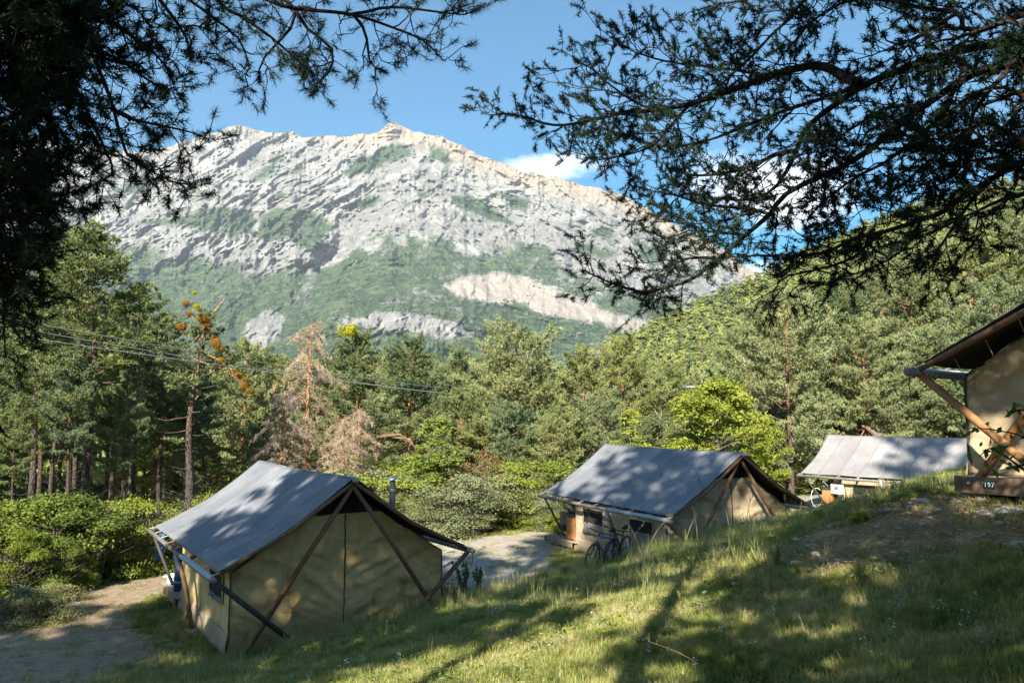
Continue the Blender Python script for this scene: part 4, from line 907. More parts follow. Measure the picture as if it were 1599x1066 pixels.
# ---- named trees
T_ = tree_px
T_('pine_tree', 'tall', 150, 335, 27, 'tall dense pine lit on its right side at the left edge of the stand', w=1.25)
T_('pine_tree', 'tall', 70, 380, 29, 'tall pine behind the dark left branches', w=1.1)
T_('pine_tree', 'tall', 215, 430, 34, 'pine with full green crown left of the mistletoe tree', w=1.05)
T_('pine_tree', 'talldark', 262, 470, 33, 'slender dark pine trunk just left of the mistletoe tree', w=.9)
T_('pine_tree', 'talldark', 205, 560, 27.5, 'thin pine standing over the low hedge', w=.6)
T_('pine_tree', 'talldark', 118, 520, 25.5, 'crooked pine with orange brown trunk behind the hedge', w=.8)
T_('pine_tree', 'talldark', 30, 600, 24.5, 'twin stemmed young pine at the left margin', w=.7)
T_('pine_tree', 'scotsB', 380, 520, 44, 'green pine between the mistletoe tree and the dead pine', w=.9)
T_('pine_tree', 'scotsA', 560, 512, 46, 'dark pine with yellow mistletoe at its tip', w=.95)
T_('pine_tree', 'scotsA', 640, 520, 45, 'broad dark green pine right of the dead tree', w=1.05)
T_('pine_tree', 'scotsB', 705, 530, 50, 'pine crown wedged left of the big pale pine', w=.9)
T_('pine_tree', 'full', 800, 508, 43, 'big pale green pine with rounded top in the centre', w=.92)
T_('pine_tree', 'scotsB', 903, 532, 42, 'pine showing an orange trunk in the centre right', w=.95)
T_('pine_tree', 'scotsC', 975, 514, 47, 'tall pointed pine left of the bright green tree', w=.85)
T_('pine_tree', 'scotsC', 862, 560, 50, 'grey green pine behind the big pale pine', w=.9)
T_('pine_tree', 'scotsC', 1050, 560, 62, 'distant pine showing over the bright green tree', w=.9)
T_('pine_tree', 'full', 1225, 455, 47, 'large pale pine with layered pads right of the bright green tree', w=.80)
T_('pine_tree', 'scotsA', 1170, 470, 58, 'dark pine behind the bright green tree', w=1.0)
T_('pine_tree', 'scotsA', 1300, 430, 56, 'dark pine rising behind the pale roofed tent', w=1.)
T_('pine_tree', 'scotsC', 1345, 490, 50, 'pine with bright lower pads above the pale roofed tent', w=.9)
T_('pine_tree', 'scotsC', 1420, 400, 60, 'sunlit pine on the slope above the pale roof', w=1.)
T_('pine_tree', 'scotsB', 1510, 345, 64, 'sunlit pine with orange upper trunk on the right slope', w=1.1)
T_('pine_tree', 'full', 1470, 500, 52, 'broad pine directly above the pale roof ridge', w=.9)
T_('pine_tree', 'scotsC', 1590, 330, 66, 'pale pine at the upper right margin', w=1.)
T_('pine_tree', 'full', 1560, 440, 46, 'big pine behind the close tent roof', w=.9)
T_('pine_tree', 'blue', 800, 622, 37, 'low bluish pine in front of the big pale pine', w=.95)
T_('pine_tree', 'blue', 722, 600, 39, 'bluish pine behind the slender green tree', w=.9)
T_('pine_tree', 'full', 862, 650, 36, 'bushy pale pine left of the central tent roof', w=.9)
T_('pine_tree', 'scotsC', 590, 610, 40, 'pale low pine behind the dead branches', w=1.)
T_('pine_tree', 'full', 940, 610, 39, 'short full pine behind the central tent ridge', w=.8)
T_('bright_green_tree', 'lime', 1118, 578, 39, 'bright yellow green broadleaf tree behind the central tent', 'broadleaf tree', w=1.05)
T_('bright_green_tree', 'lime', 1190, 640, 43, 'smaller bright green broadleaf tree right of the large one', 'broadleaf tree', w=.8)
T_('slender_tree', 'slim', 680, 640, 33, 'slender bright green young tree beyond the gravel path', 'broadleaf tree', w=1.25)
T_('slender_tree', 'slim', 985, 628, 37, 'thin light green tree left of the bright broadleaf tree', 'broadleaf tree', w=1.)
T_('brown_bush', 'brownbush', 757, 700, 33.5, 'brown leaved bush right of the slender green tree', 'bush', w=.9)
# ---- mistletoe tree
p = at(298, 500, 28.3); g = float(gz(p[0], p[1])); mt = empty('mistletoe_pine', (p[0], p[1], g), 0, 'half dead pine carrying orange mistletoe balls', 'pine tree')
hh = p[2]-g; mt.scale = (1, 1, hh/11); link('trunk', _bt[0], None, mt); link('crown', _bt[1], None, mt)
mb = MB(); a = at(305, 520, 28.3)-np.array([p[0], p[1], g]); b = at(355, 462, 28.3)-np.array([p[0], p[1], g]); a[2] /= hh/11; b[2] /= hh/11
mb.tube([a*[1, 1, .96], (a+b)/2+[.1, 0, .12], b], [.06, .04, .015], 6)
for q in ((322, 545, 372, 590), (320, 560, 396, 610), (318, 585, 300, 640)):
    a = at(q[0]-18, q[1], 28.3)-np.array([p[0], p[1], g]); b = at(q[2], q[3], 28.3)-np.array([p[0], p[1], g]); a[2] /= hh/11; b[2] /= hh/11; mb.tube([a, (a+b)/2+[0, .2, .2], b], [.04, .03, .012], 5)
mb.build('broken_limb', M['bark_dead'], mt, True)
def ball(seed, mat, n=900):
    r = np.random.default_rng(seed); d = r.normal(size=(n, 3)); d /= np.linalg.norm(d, axis=1, keepdims=True); k = r.random((n, 1))**.5
    return tri_mesh('mistletoe', leaves(d*k*(1+.2*np.sin(d[:, :1]*6)), d+r.normal(size=(n, 3))*.5, .13, r), M[mat])
MBs = [ball(1, 'mistletoe'), ball(2, 'mistletoe'), ball(3, 'mistletoe_y')]
for px, py, rad, k in ((290, 474, 8, 0), (307, 478, 8, 2), (283, 510, 12, 0), (318, 498, 12, 1), (322, 516, 9, 0), (338, 537, 13, 1), (328, 555, 7, 0), (346, 562, 6, 1), (372, 586, 9, 0), (380, 602, 8, 1), (391, 611, 8, 0), (304, 457, 5, 2), (296, 490, 6, 1), (328, 508, 7, 0), (310, 520, 7, 0), (347, 545, 6, 1), (333, 526, 6, 0), (366, 578, 5, 1), (384, 592, 5, 0), (290, 520, 6, 0), (312, 484, 6, 1)):
    o = link('mistletoe', MBs[k], None, mt); q = at(px, py, 28.3+rs.uniform(-.4, .4))-np.array([p[0], p[1], g]); o.location = (q[0], q[1], q[2]/(hh/11)); R_ = rad*28.3/1200.; R_ *= .85; o.scale = (R_*rs.uniform(.8, 1.3), R_, R_*rs.uniform(.7, 1.05)/(hh/11)); o.rotation_euler = (rs.uniform(-.6, .6), 0, rs.uniform(0, 6))
for nm, px, py, d, rad in (('a', 545, 517, 45.5, 14), ('c', 1240, 545, 46.5, 5)):
    o = link('mistletoe', MBs[2]); o.location = tuple(at(px, py, d)); s = rad*d/1200; o.scale = (s*1.3, s, s*.8)
    tag(o, {'a': 'yellow mistletoe clump at the top of the dark pine', 'b': 'small yellow mistletoe clump lower in the dark pine', 'c': 'yellow green mistletoe spot on the large layered pine'}[nm], 'mistletoe')
# ---- dead pines
dm = deadpine(5, 9.5)
def dead(px, yt, d, label, w=1., lean=0):
    p = at(px, yt, d); g = float(gz(p[0], p[1])); s = (p[2]-g)/9.5; e = empty('dead_pine', (p[0], p[1], g), .6*px, label, 'dead tree'); e.scale = (s*w, s*w, s); e.rotation_euler = (lean, 0, .01*px)
    for nm, me in zip(('trunk', 'limb_twigs', 'twiglets'), dm): link(nm, me, None, e)
    for c_ in e.children:
        if c_.name.startswith('limb_twigs'): c_['kind'] = 'stuff'
dead(482, 506, 34, 'tall dead pine with bare orange trunk and grey twigs', .92)
dead(560, 640, 34.5, 'low dead conifer tangle right of the tall dead pine', 1.15)
dead(535, 655, 32.5, 'collapsed dead branches under the tall dead pine', 1.2)
dead(442, 610, 33, 'small dead conifer left of the tall dead pine', 1.0)
mb = MB(); o0 = at(645, 690, 35)
for q in (((590, 682), (625, 678), (640, 692)), ((600, 680), (630, 684), (655, 702)), ((605, 679), (640, 686), (652, 706))):
    mb.tube([at(q[0][0], q[0][1], 35)-o0, at(q[1][0], q[1][1], 34.6)-o0, at(q[2][0], q[2][1], 34.5)-o0], [.08, .06, .02], 6)
o = mb.build('fallen_branch', M['bark_dead'], None, True); o.location = o0; tag(o, 'curved pale dead branch forked beside the slender tree', 'branch')
mb = MB(); o0 = at(1030, 700, 44); mb.tube([at(1032, 705, 44)-o0, at(1031, 655, 44)-o0, at(1022, 640, 44)-o0], [.13, .11, .05], 8); mb.tube([at(1031, 662, 44)-o0, at(1033, 640, 44)-o0], [.07, .04], 6)
o = mb.build('bare_trunk', M['bark_grey'], None, True); o.location = o0; tag(o, 'bare pale forked trunk left of the bright green tree', 'dead tree')
# ---- hedge of bushes beyond the left path, scrub behind the right path
R2 = random.Random(5)
def bushes(lst, group, lab):
    for i, (px, yt, d, pr, w) in enumerate(lst): note(tree_px('bush', pr, px, yt, d, lab[pr], 'bush', group, w=w, r=R2), lab[pr].split(' in the ')[0], px, d)
HB = {'bush': 'dark leaved bush in the hedge beyond the left path', 'bush2': 'bright leaved bush in the hedge beyond the left path', 'greybush': 'grey green bush in the hedge beyond the left path', 'brownbush': 'brown bush in the hedge beyond the left path'}
bushes([(x, y, d, pr, w) for x, y, d, pr, w in ((-40, 800, 21.5, 'bush', 1.3), (15, 775, 22.5, 'bush', 1.2), (62, 768, 22.8, 'bush2', 1.1), (105, 762, 23.5, 'bush', 1.2), (150, 790, 24, 'bush', 1.1), (190, 775, 24.8, 'bush2', .9), (222, 770, 25.5, 'bush2', .8), (250, 800, 26, 'bush', 1.), (285, 795, 27.5, 'bush2', .9), (322, 765, 28.5, 'bush2', .6), (35, 820, 21.3, 'bush', .8), (95, 835, 22, 'bush', .8), (135, 845, 23, 'bush2', .7))], 'bushes of the hedge beyond the left path', HB)
SB = {'bush': 'green bush in the scrub behind the tents', 'bush2': 'light green bush in the scrub behind the tents', 'greybush': 'grey green bush in the scrub behind the tents', 'brownbush': 'brown bush in the scrub behind the tents'}
L_ = []
for i in range(95):
    px = R2.uniform(330, 1000); d = R2.uniform(31, 37); yt = R2.uniform(735, 790)-(d-31)*6; L_.append((px, yt, d, R2.choice(['bush2', 'greybush', 'greybush', 'bush', 'brownbush', 'bush2', 'greybush']), R2.uniform(.9, 1.5)))
for px in (640, 665, 700, 720, 800, 830, 850, 780, 745, 868, 890): L_.append((px, 795-abs(px-800)*.1+R2.uniform(-8, 12), R2.uniform(31, 32.5), 'bush2' if px > 760 else 'greybush', 1.1))
for px in (1225, 1250, 1270, 1290, 1240, 1330, 1380): L_.append((px, 725, 50+R2.uniform(-2, 4), 'bush2', 1.2))
bushes(L_, 'scrub bushes behind the tents', SB)
e = T_('broom_shrub', 'greybush', 78, 918, 19.6, 'low grey green shrub on the left path', 'bush', w=1.6)
e = T_('broom_shrub', 'greybush', 28, 935, 19.2, 'second low shrub at the left edge of the path', 'bush', w=1.4)
# ---- the stand behind: pines one can tell apart only by crown
def fill(n, px0, px1, d0, d1, yfun, group, label, protos, seed):
    r = random.Random(seed)
    for i in range(n):
        px = px0+(px1-px0)*(i+r.random())/n; d = r.uniform(d0, d1); note(tree_px('pine_tree', r.choice(protos), px, yfun(px)+r.uniform(-12, 16), d, label, 'pine tree', group, w=r.uniform(.85, 1.15), r=r), label.split(' ')[0]+' pine' if label.startswith(('low', 'young')) else 'pine', px, d)
fill(26, 330, 1100, 50, 70, lambda x: 560, 'pines in the deep stand behind the tents', 'pine among the deep green stand behind the tents', ['scotsA', 'scotsB', 'scotsC', 'full'], 1)
fill(36, -200, 330, 33, 62, lambda x: 470 if x < 230 else 540, 'pines in the dark left stand', 'pine deep in the shaded left stand', ['tall', 'talldark', 'tall'], 2)
fill(18, 400, 1010, 38, 46, lambda x: 640, 'lower pines before the deep stand', 'low pine filling the middle of the stand', ['blue', 'full', 'scotsC', 'scotsB'], 3)
fill(34, 1160, 1800, 60, 100, lambda x: 500-(x-1160)*.42 if x < 1640 else 300, 'pines on the right slope', 'pine on the sunlit right slope', ['scotsC', 'full', 'scotsB', 'scotsA'], 4)
fill(16, 1180, 1700, 48, 58, lambda x: 600-(x-1180)*.2, 'pines behind the pale roofed tent', 'pine in the shaded edge behind the pale roofed tent', ['scotsA', 'blue', 'full'], 6)
fill(9, -500, 330, 30, 45, lambda x: 610, 'young pines under the left stand', 'young pine under the shaded left stand', ['scotsB', 'talldark', 'blue'], 8)
# labels of the many: what each stands behind or beside, then its rank from the viewer
MARKS = [(-9999, 0, 'beyond the left edge of the view'), (0, 60, 'behind the dark left branches'), (60, 130, 'over the left shrub'), (130, 200, 'over the middle of the left hedge'), (200, 270, 'left of the mistletoe pine'), (270, 340, 'at the mistletoe pine'), (340, 410, 'between mistletoe pine and dead pine'), (410, 470, 'just left of the tall dead pine'), (470, 530, 'just right of the tall dead pine'), (530, 590, 'over the apex of the ochre tent'), (590, 650, 'over the stove pipe'), (650, 710, 'at the slender young tree'), (710, 770, 'at the brown bush'), (770, 830, 'under the big pale pine'), (830, 890, 'over the deck of the central tent'), (890, 950, 'over the left roof end of the central tent'), (950, 1010, 'over the middle of the central tent roof'), (1010, 1080, 'left of the bright green tree'), (1080, 1160, 'behind the bright green tree'), (1160, 1220, 'right of the bright green tree'), (1220, 1290, 'left of the pale roofed tent'), (1290, 1360, 'over the left end of the pale roof'), (1360, 1430, 'over the brown tent roof'), (1430, 1520, 'over the right end of the pale roof'), (1520, 1600, 'over the close tent roof'), (1600, 9999, 'beyond the right edge of the view')]
from collections import defaultdict
_g = defaultdict(list)
for o, b, px, d in LAB: _g[(b, next(m for a, z, m in MARKS if a <= px < z))].append((d, o))
ORD = ['nearest', 'second nearest', 'third nearest', 'fourth nearest', 'fifth nearest', 'sixth nearest', 'seventh nearest', 'eighth nearest', 'ninth nearest', 'tenth nearest', 'eleventh nearest', 'twelfth nearest', 'thirteenth nearest', 'fourteenth nearest', 'fifteenth nearest', 'sixteenth nearest', 'seventeenth nearest', 'eighteenth nearest']
for (b, m), L_ in _g.items():
    L_.sort(key=lambda q: q[0])
    for i, (d, o) in enumerate(L_): o['label'] = (b+' standing '+m) if len(L_) == 1 else '%s %s %s' % (ORD[i] if i < 18 else 'farthest', b, m)
# ---- woods on the right hill: one uncountable mass
def scatter(name, P, scl, protos, kind_mat=None, label=None, seed=0, tilt=0.):
    """geometry nodes: instance little meshes on the points P"""
    me = bpy.data.meshes.new(name); me.vertices.add(len(P)); me.vertices.foreach_set('co', np.ascontiguousarray(P, np.float32).ravel())
    r = np.random.default_rng(seed); a = me.attributes.new('size', 'FLOAT', 'POINT'); a.data.foreach_set('value', scl.astype(np.float32))
    a = me.attributes.new('turn', 'FLOAT_VECTOR', 'POINT'); rt = np.stack([r.normal(size=len(P))*tilt, r.normal(size=len(P))*tilt, r.random(len(P))*6.283], -1).astype(np.float32); a.data.foreach_set('vector', rt.ravel())
    a = me.attributes.new('pick', 'INT', 'POINT'); a.data.foreach_set('value', r.integers(0, len(protos), len(P)).astype(np.int32))
    o = link(name, me); c = bpy.data.collections.new(name+'_kinds')
    for i, m in enumerate(protos): q = bpy.data.objects.new('%s_kind_%02d' % (name, i), m); c.objects.link(q)
    g = bpy.data.node_groups.new(name+'_spread', 'GeometryNodeTree'); g.interface.new_socket('Geometry', in_out='INPUT', socket_type='NodeSocketGeometry'); g.interface.new_socket('Geometry', in_out='OUTPUT', socket_type='NodeSocketGeometry')
    n = g.nodes; l = g.links; i_ = n.new('NodeGroupInput'); o_ = n.new('NodeGroupOutput'); ip = n.new('GeometryNodeInstanceOnPoints'); ci = n.new('GeometryNodeCollectionInfo')
    ci.inputs['Collection'].default_value = c; ci.inputs['Separate Children'].default_value = True; ci.inputs['Reset Children'].default_value = True
    mp = n.new('GeometryNodeMeshToPoints'); l.new(i_.outputs[0], mp.inputs[0]); l.new(mp.outputs[0], ip.inputs['Points']); l.new(ci.outputs[0], ip.inputs['Instance']); ip.inputs['Pick Instance'].default_value = True
    for nm, dt, sk in (('pick', 'INT', 'Instance Index'), ('turn', 'FLOAT_VECTOR', 'Rotation'), ('size', 'FLOAT', 'Scale')):
        na = n.new('GeometryNodeInputNamedAttribute'); na.data_type = dt; na.inputs['Name'].default_value = nm
        if sk == 'Rotation': er = n.new('FunctionNodeEulerToRotation'); l.new(na.outputs[0], er.inputs[0]); l.new(er.outputs[0], ip.inputs[sk])
        else: l.new(na.outputs[0], ip.inputs[sk])
    l.new(ip.outputs[0], o_.inputs[0]); md = o.modifiers.new('spread', 'NODES'); md.node_group = g
    tag(o, label, None, None, 'stuff'); return o
def lowtree(seed, mat, conifer):
    r = np.random.default_rng(seed)
    if conifer:
        n = 420; f = r.random(n)**.8; rad = (1-f)*.34+.05; a = r.random(n)*6.28; k = .6+.4*r.random(n); C = np.stack([rad*k*np.cos(a), rad*k*np.sin(a), .12+f*.85], -1); N = np.stack([np.cos(a), np.sin(a), .8+0*a], -1)
    else:
        C, N = lumpy(r, 480, .95, .42, .1, 9, .85, .4)
    return tri_mesh('wood_tree', leaves(C, N+r.normal(size=(len(C), 3))*.4, .085, r), M[mat])
LT = [lowtree(1, 'leaf_far', False), lowtree(2, 'leaf_far', False), lowtree(3, 'needle_far', True), lowtree(4, 'needle_far', False), lowtree(5, 'leaf_far2', False), lowtree(6, 'needle_far', False)]
r_ = np.random.default_rng(31); n = 11000; px = r_.uniform(880, 1900, n); ss = r_.uniform(.28, 1.0, n)**.8; P = hill_pt(px, ss); P = P[(px > 940)]
scatter('hill_woods', P-np.array([0, 0, .6]), (6.5+5*r_.random(len(P)))*(1.0), LT, label='mixed wood covering the right hill', seed=3)
# far bank of trees between the stand and the mountain foot
n = 2600; th = r_.uniform(-.75, .75, n); rr = r_.uniform(75, 330, n); X = rr*np.sin(th); Y = rr*np.cos(th); P = np.stack([X, Y, gz(X, Y, False)-.3], -1)
scatter('valley_woods', P, 8+5*r_.random(n), LT, label='mixed wood filling the valley floor', seed=4)
# ------------------------------------------------------------------ big pines of the foreground, limbs reaching over the view
def catmull(P, step=.12):
    P = np.asarray(P, float); Q = np.concatenate([2*P[:1]-P[1:2], P, 2*P[-1:]-P[-2:-1]]); out = []
    for i in range(1, len(Q)-2):
        n = max(2, int(np.linalg.norm(Q[i+1]-Q[i])/step)); t = np.linspace(0, 1, n, endpoint=False)[:, None]
        out.append(.5*((2*Q[i])+(-Q[i-1]+Q[i+1])*t+(2*Q[i-1]-5*Q[i]+4*Q[i+1]-Q[i+2])*t*t+(-Q[i-1]+3*Q[i]-3*Q[i+1]+Q[i+2])*t**3))
    out.append(Q[-2:-1]); return np.concatenate(out)
def limb(tree, path, r0, r1, seed, sp=.2, L1=(.35, 1.15), clear=.08, tl=.062, dens=1., up=.0, tw=.0022, nn=22, tip=1.):
    """path runs from the trunk to the tip; side shoots fork twice and end in needle tufts"""
    r = np.random.default_rng(seed); P = catmull(path); n = len(P); f = np.linspace(0, 1, n)
    P[1:-1] += np.stack([np.interp(np.arange(1, n-1), np.arange(0, n, 4), r.normal(size=len(np.arange(0, n, 4)))*.02) for _ in range(3)], -1)
    S = Soup(); S.tube(P, r0*(1-f)**.8+r1, 8); C = []; Dd = []
    T = np.gradient(P, axis=0); T /= np.linalg.norm(T, axis=1, keepdims=True); total = np.linalg.norm(np.diff(P, axis=0), axis=1).sum()
    k = int(total/sp*dens)
    for i in range(k):
        u = clear+(1-clear)*(i+r.random())/k; j = min(n-1, int(u*n)); t = T[j]; h = np.cross(t, [0, 0, 1.]); h /= np.linalg.norm(h)+1e-9; v = np.cross(h, t)
        a = (0 if i % 2 else math.pi)+r.normal()*.75; s = h*math.cos(a)+v*math.sin(a)*.8
        d = t*(.55+.3*r.random())+s; d[2] += up+.1*r.normal(); d /= np.linalg.norm(d); L = (L1[0]+(L1[1]-L1[0])*(1-u)**.7)*(.55+.7*r.random())
        m = 8; q = np.linspace(0, 1, m); bend = r.normal(size=3)*.16*L; Q = P[j]+d*(q*L)[:, None]+bend*(q*q)[:, None]+np.array([0, 0, .10*L])*(q**2)[:, None]; Q[1:] += r.normal(size=(m-1, 3))*.012
        S.tube(Q, .0075*(.6+L*.6)*(1-q*.65), 4)
        w = max(3, int(L/.085))
        for b in range(w):
            x = .18+.82*(b+r.random())/w; o = np.array([np.interp(x, q, Q[:, c]) for c in range(3)]); dd = d*.75+np.cross(d, r.normal(size=3))*.8+np.array([0, 0, .15]); dd /= np.linalg.norm(dd)
            l2 = (.08+.22*r.random())*(1.2-.5*x); E = o+dd*l2+np.array([0, 0, .03]); mid = (o+E)/2+r.normal(size=3)*.012; S.tube(np.stack([o, mid, E]), [.0042, .0034, .0026], 3)
            c_ = [E]; de = [dd]
            if l2 > .14: c_.append(mid*.3+E*.7); de.append(dd)
            if r.random() < .5:
                e2 = mid+(dd*.5+r.normal(size=3)*.5)*.11; S.tube(np.stack([mid, (mid+e2)/2, e2]), .0026, 3); c_.append(e2); de.append((e2-mid)/np.linalg.norm(e2-mid))
            C += c_; Dd += de
        C.append(Q[-1]); Dd.append(d)
    for x in np.linspace(.9, 1, 5): j = min(n-1, int(x*n)); C.append(P[j]); Dd.append(T[j])
    C = np.array(C); Dd = np.array(Dd)
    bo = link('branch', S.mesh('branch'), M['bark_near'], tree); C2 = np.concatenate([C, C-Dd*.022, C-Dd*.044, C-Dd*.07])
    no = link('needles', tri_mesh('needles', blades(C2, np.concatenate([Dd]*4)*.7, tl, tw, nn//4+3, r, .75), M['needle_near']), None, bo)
    return len(C)
def PX(L, d0, d1, sx=1., ox=0., oy=0.):
    n = len(L); return [at(ox+x*sx, oy+y*sx, d0+(d1-d0)*i/(n-1.)) for i, (x, y) in enumerate(L)]
K1 = dict(sx=.5247, ox=760); K2 = dict(sx=.4878)
rt = empty('foreground_pine', (0, 0, 0), 0, 'large pine reaching its dark limbs in from the upper right', 'pine tree')
TR = np.array([[7.4, 3.2, -1.4], [7.1, 3.5, 3], [6.9, 3.7, 7], [6.6, 3.9, 11], [6.5, 4, 16]])
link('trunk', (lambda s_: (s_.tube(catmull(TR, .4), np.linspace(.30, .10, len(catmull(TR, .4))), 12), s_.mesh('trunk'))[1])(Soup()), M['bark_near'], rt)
def trunkpt(z): return np.array([np.interp(z, TR[:, 2], TR[:, k]) for k in range(3)])
cnt = 0
RL = [([(1640, 100), (1599, 105), (1400, 150), (1250, 190), (1110, 250), (960, 370), (925, 450), (860, 550), (780, 590), (680, 590)], 5.4, 7.4, .070, .008, 3.4, {}),
 ([(1110, 250), (1040, 210), (980, 205), (860, 225), (760, 255), (640, 290), (500, 325), (400, 340), (280, 370), (190, 375), (100, 350), (30, 340)], 5.9, 8.2, .034, .005, None, {}),
 ([(925, 450), (850, 465), (740, 515), (620, 520), (560, 500)], 6.5, 7.0, .02, .005, None, {}),
 ([(1640, 175), (1500, 205), (1400, 250), (1290, 320), (1200, 390), (1130, 450), (1040, 510), (900, 580), (850, 640), (780, 700), (700, 770), (620, 830), (560, 850), (450, 870), (350, 840), (290, 805)], 5.2, 7.6, .045, .006, 2.9, {}),
 ([(1640, 490), (1599, 500), (1500, 540), (1400, 590), (1300, 640), (1180, 690), (1080, 720), (1010, 750), (900, 760), (800, 755), (700, 765)], 5.0, 6.6, .042, .006, 1.7, {}),
 ([(1640, 255), (1500, 340), (1400, 410), (1320, 470), (1240, 540), (1170, 590), (1090, 605)], 5.2, 6.2, .026, .005, 2.6, {}),
 ([(1500, -260), (1150, -150), (950, 0), (900, 60), (840, 110), (790, 160), (720, 220), (660, 270), (600, 300)], 5.6, 7.2, .034, .005, 5.5, {}),
 ([(1640, 20), (1400, 40), (1250, 30), (1100, 5), (1000, 35), (930, 100), (860, 190)], 5.3, 6.8, .04, .005, 4.2, {}),
 ([(1640, 420), (1560, 400), (1480, 395), (1350, 440), (1240, 430)], 5.2, 6.0, .022, .005, 2.2, {}),
 ([(1500, -200), (1300, -100), (1120, -40), (900, -30), (780, -5), (680, 10), (625, 30)], 5.8, 7.0, .03, .005, 5.2, {}),
 ([(1110, 250), (1000, 290), (880, 330), (760, 380), (640, 420), (520, 430), (420, 400)], 6.0, 7.6, .016, .004, None, {}),
 ([(860, 225), (700, 190), (560, 190), (450, 150), (390, 120)], 6.8, 7.8, .013, .004, None, {}),
 ([(500, 325), (380, 270), (300, 190), (265, 180)], 7.4, 7.9, .010, .004, None, {}),
 ([(640, 290), (560, 360), (500, 430), (400, 460), (300, 470)], 7.0, 7.8, .010, .004, None, {}),
 ([(1290, 320), (1180, 330), (1060, 400), (960, 420)], 5.9, 6.6, .014, .004, None, {}),
 ([(1400, 250), (1330, 370), (1200, 480), (1110, 520), (1000, 600), (960, 650)], 5.6, 6.3, .016, .004, None, {}),
 ([(850, 640), (760, 620), (640, 600), (540, 570), (460, 560)], 6.8, 7.6, .013, .004, None, {}),
 ([(780, 700), (690, 690), (600, 680), (540, 710)], 6.9, 7.5, .012, .004, None, {}),
 ([(700, 770), (600, 770), (530, 800), (470, 830)], 7.1, 7.5, .012, .004, None, {}),
 ([(1300, 640), (1240, 740), (1130, 800), (1040, 830)], 5.8, 6.3, .012, .004, None, {}),
 ([(1180, 690), (1090, 770), (960, 800), (860, 820)], 6.0, 6.6, .012, .004, None, {}),
 ([(1500, 540), (1420, 640), (1350, 740), (1290, 800)], 5.3, 5.8, .012, .004, None, {}),
 ([(1560, 200), (1460, 330), (1440, 420), (1380, 520)], 5.1, 5.5, .014, .004, None, {}),
 ([(1640, 90), (1560, 60), (1450, 100), (1340, 120), (1260, 80)], 5.0, 5.6, .016, .004, None, {}),
 ([(1640, 330), (1540, 270), (1440, 290), (1380, 340)], 5.0, 5.5, .014, .004, None, {}),
 ([(1400, 40), (1330, 90), (1240, 130), (1180, 100)], 5.4, 6.0, .012, .004, None, {}),
 ([(1640, 300), (1590, 430), (1500, 470), (1420, 480), (1360, 540)], 5.0, 5.5, .014, .004, None, {}),
 ([(1640, 560), (1560, 590), (1480, 640), (1420, 690)], 4.9, 5.3, .014, .004, None, {}),
 ([(960, 370), (1010, 420), (1000, 500), (1040, 590)], 6.2, 6.1, .010, .004, None, {})]
for i, (L, d0, d1, r0, r1, tz, kw) in enumerate(RL):
    P = PX(L, d0, d1, **K1)
    if tz is not None: P = [trunkpt(tz)]+P
    cnt += limb(rt, P, r0, r1, 100+i, sp=.13, L1=(.30, .80), clear=.22 if tz is not None else .10, up=.02, tl=.048, nn=20, dens=1.1 if tz is not None else 1.3, tw=.0040)
lt = empty('foreground_pine', (0, 0, 0), 0, 'dark pine hanging its branches in from the upper left', 'pine tree')
TL = np.array([[-6.6, 4.2, -3.6], [-6.2, 4.5, 1], [-5.9, 4.7, 5], [-5.6, 4.9, 10], [-5.5, 5, 15]])
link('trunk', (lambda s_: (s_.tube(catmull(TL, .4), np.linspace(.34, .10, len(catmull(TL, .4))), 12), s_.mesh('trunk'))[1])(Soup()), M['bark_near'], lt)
def tl_(z): return np.array([np.interp(z, TL[:, 2], TL[:, k]) for k in range(3)])
LL = [([(-150, -350), (300, -330), (620, -160), (850, -20), (960, 20), (1130, 45), (1250, 90), (1350, 130), (1415, 190)], 4.8, 5.8, .045, .004, 5.6),
 ([(850, -20), (930, 10), (1000, 90), (1080, 160), (1070, 240), (1000, 300)], 5.3, 5.6, .014, .004, None),
 ([(620, -160), (700, 10), (780, 60), (880, 130), (950, 190), (990, 230)], 5.2, 5.5, .014, .004, None),
 ([(1130, 45), (1220, 20), (1300, 20), (1450, 30), (1530, 30)], 5.6, 5.9, .010, .004, None),
 ([(-150, -200), (200, -170), (450, -90), (600, 0), (690, 70), (760, 130), (800, 215)], 4.8, 5.4, .03, .004, 4.6),
 ([(1130, 45), (1170, 120), (1190, 180), (1230, 230)], 5.6, 5.7, .010, .004, None),
 ([(960, 20), (940, 100), (860, 180), (830, 260)], 5.4, 5.5, .010, .004, None),
 ([(450, -90), (540, 30), (590, 110), (610, 190)], 5.1, 5.3, .012, .004, None),
 ([(-150, -60), (0, -30), (200, 20), (300, 180), (360, 340), (400, 480), (480, 540), (580, 590)], 4.9, 5.9, .036, .004, 3.4),
 ([(360, 340), (420, 380), (500, 400), (580, 420), (650, 440)], 5.6, 5.8, .012, .004, None),
 ([(-150, 60), (50, 60), (150, 110), (250, 300), (330, 470), (350, 560), (270, 610)], 4.9, 5.8, .03, .004, 2.9),
 ([(200, 20), (330, 60), (430, 120), (500, 180), (550, 240)], 5.2, 5.5, .016, .004, None),
 ([(300, 180), (400, 200), (470, 250), (530, 290)], 5.4, 5.6, .012, .004, None),
 ([(-150, 130), (40, 150), (120, 260), (160, 400), (200, 500), (220, 600)], 4.9, 5.5, .024, .004, 2.4),
 ([(-150, 20), (60, -20), (260, -30), (400, 20), (480, 80)], 4.8, 5.3, .02, .004, 3.8)]
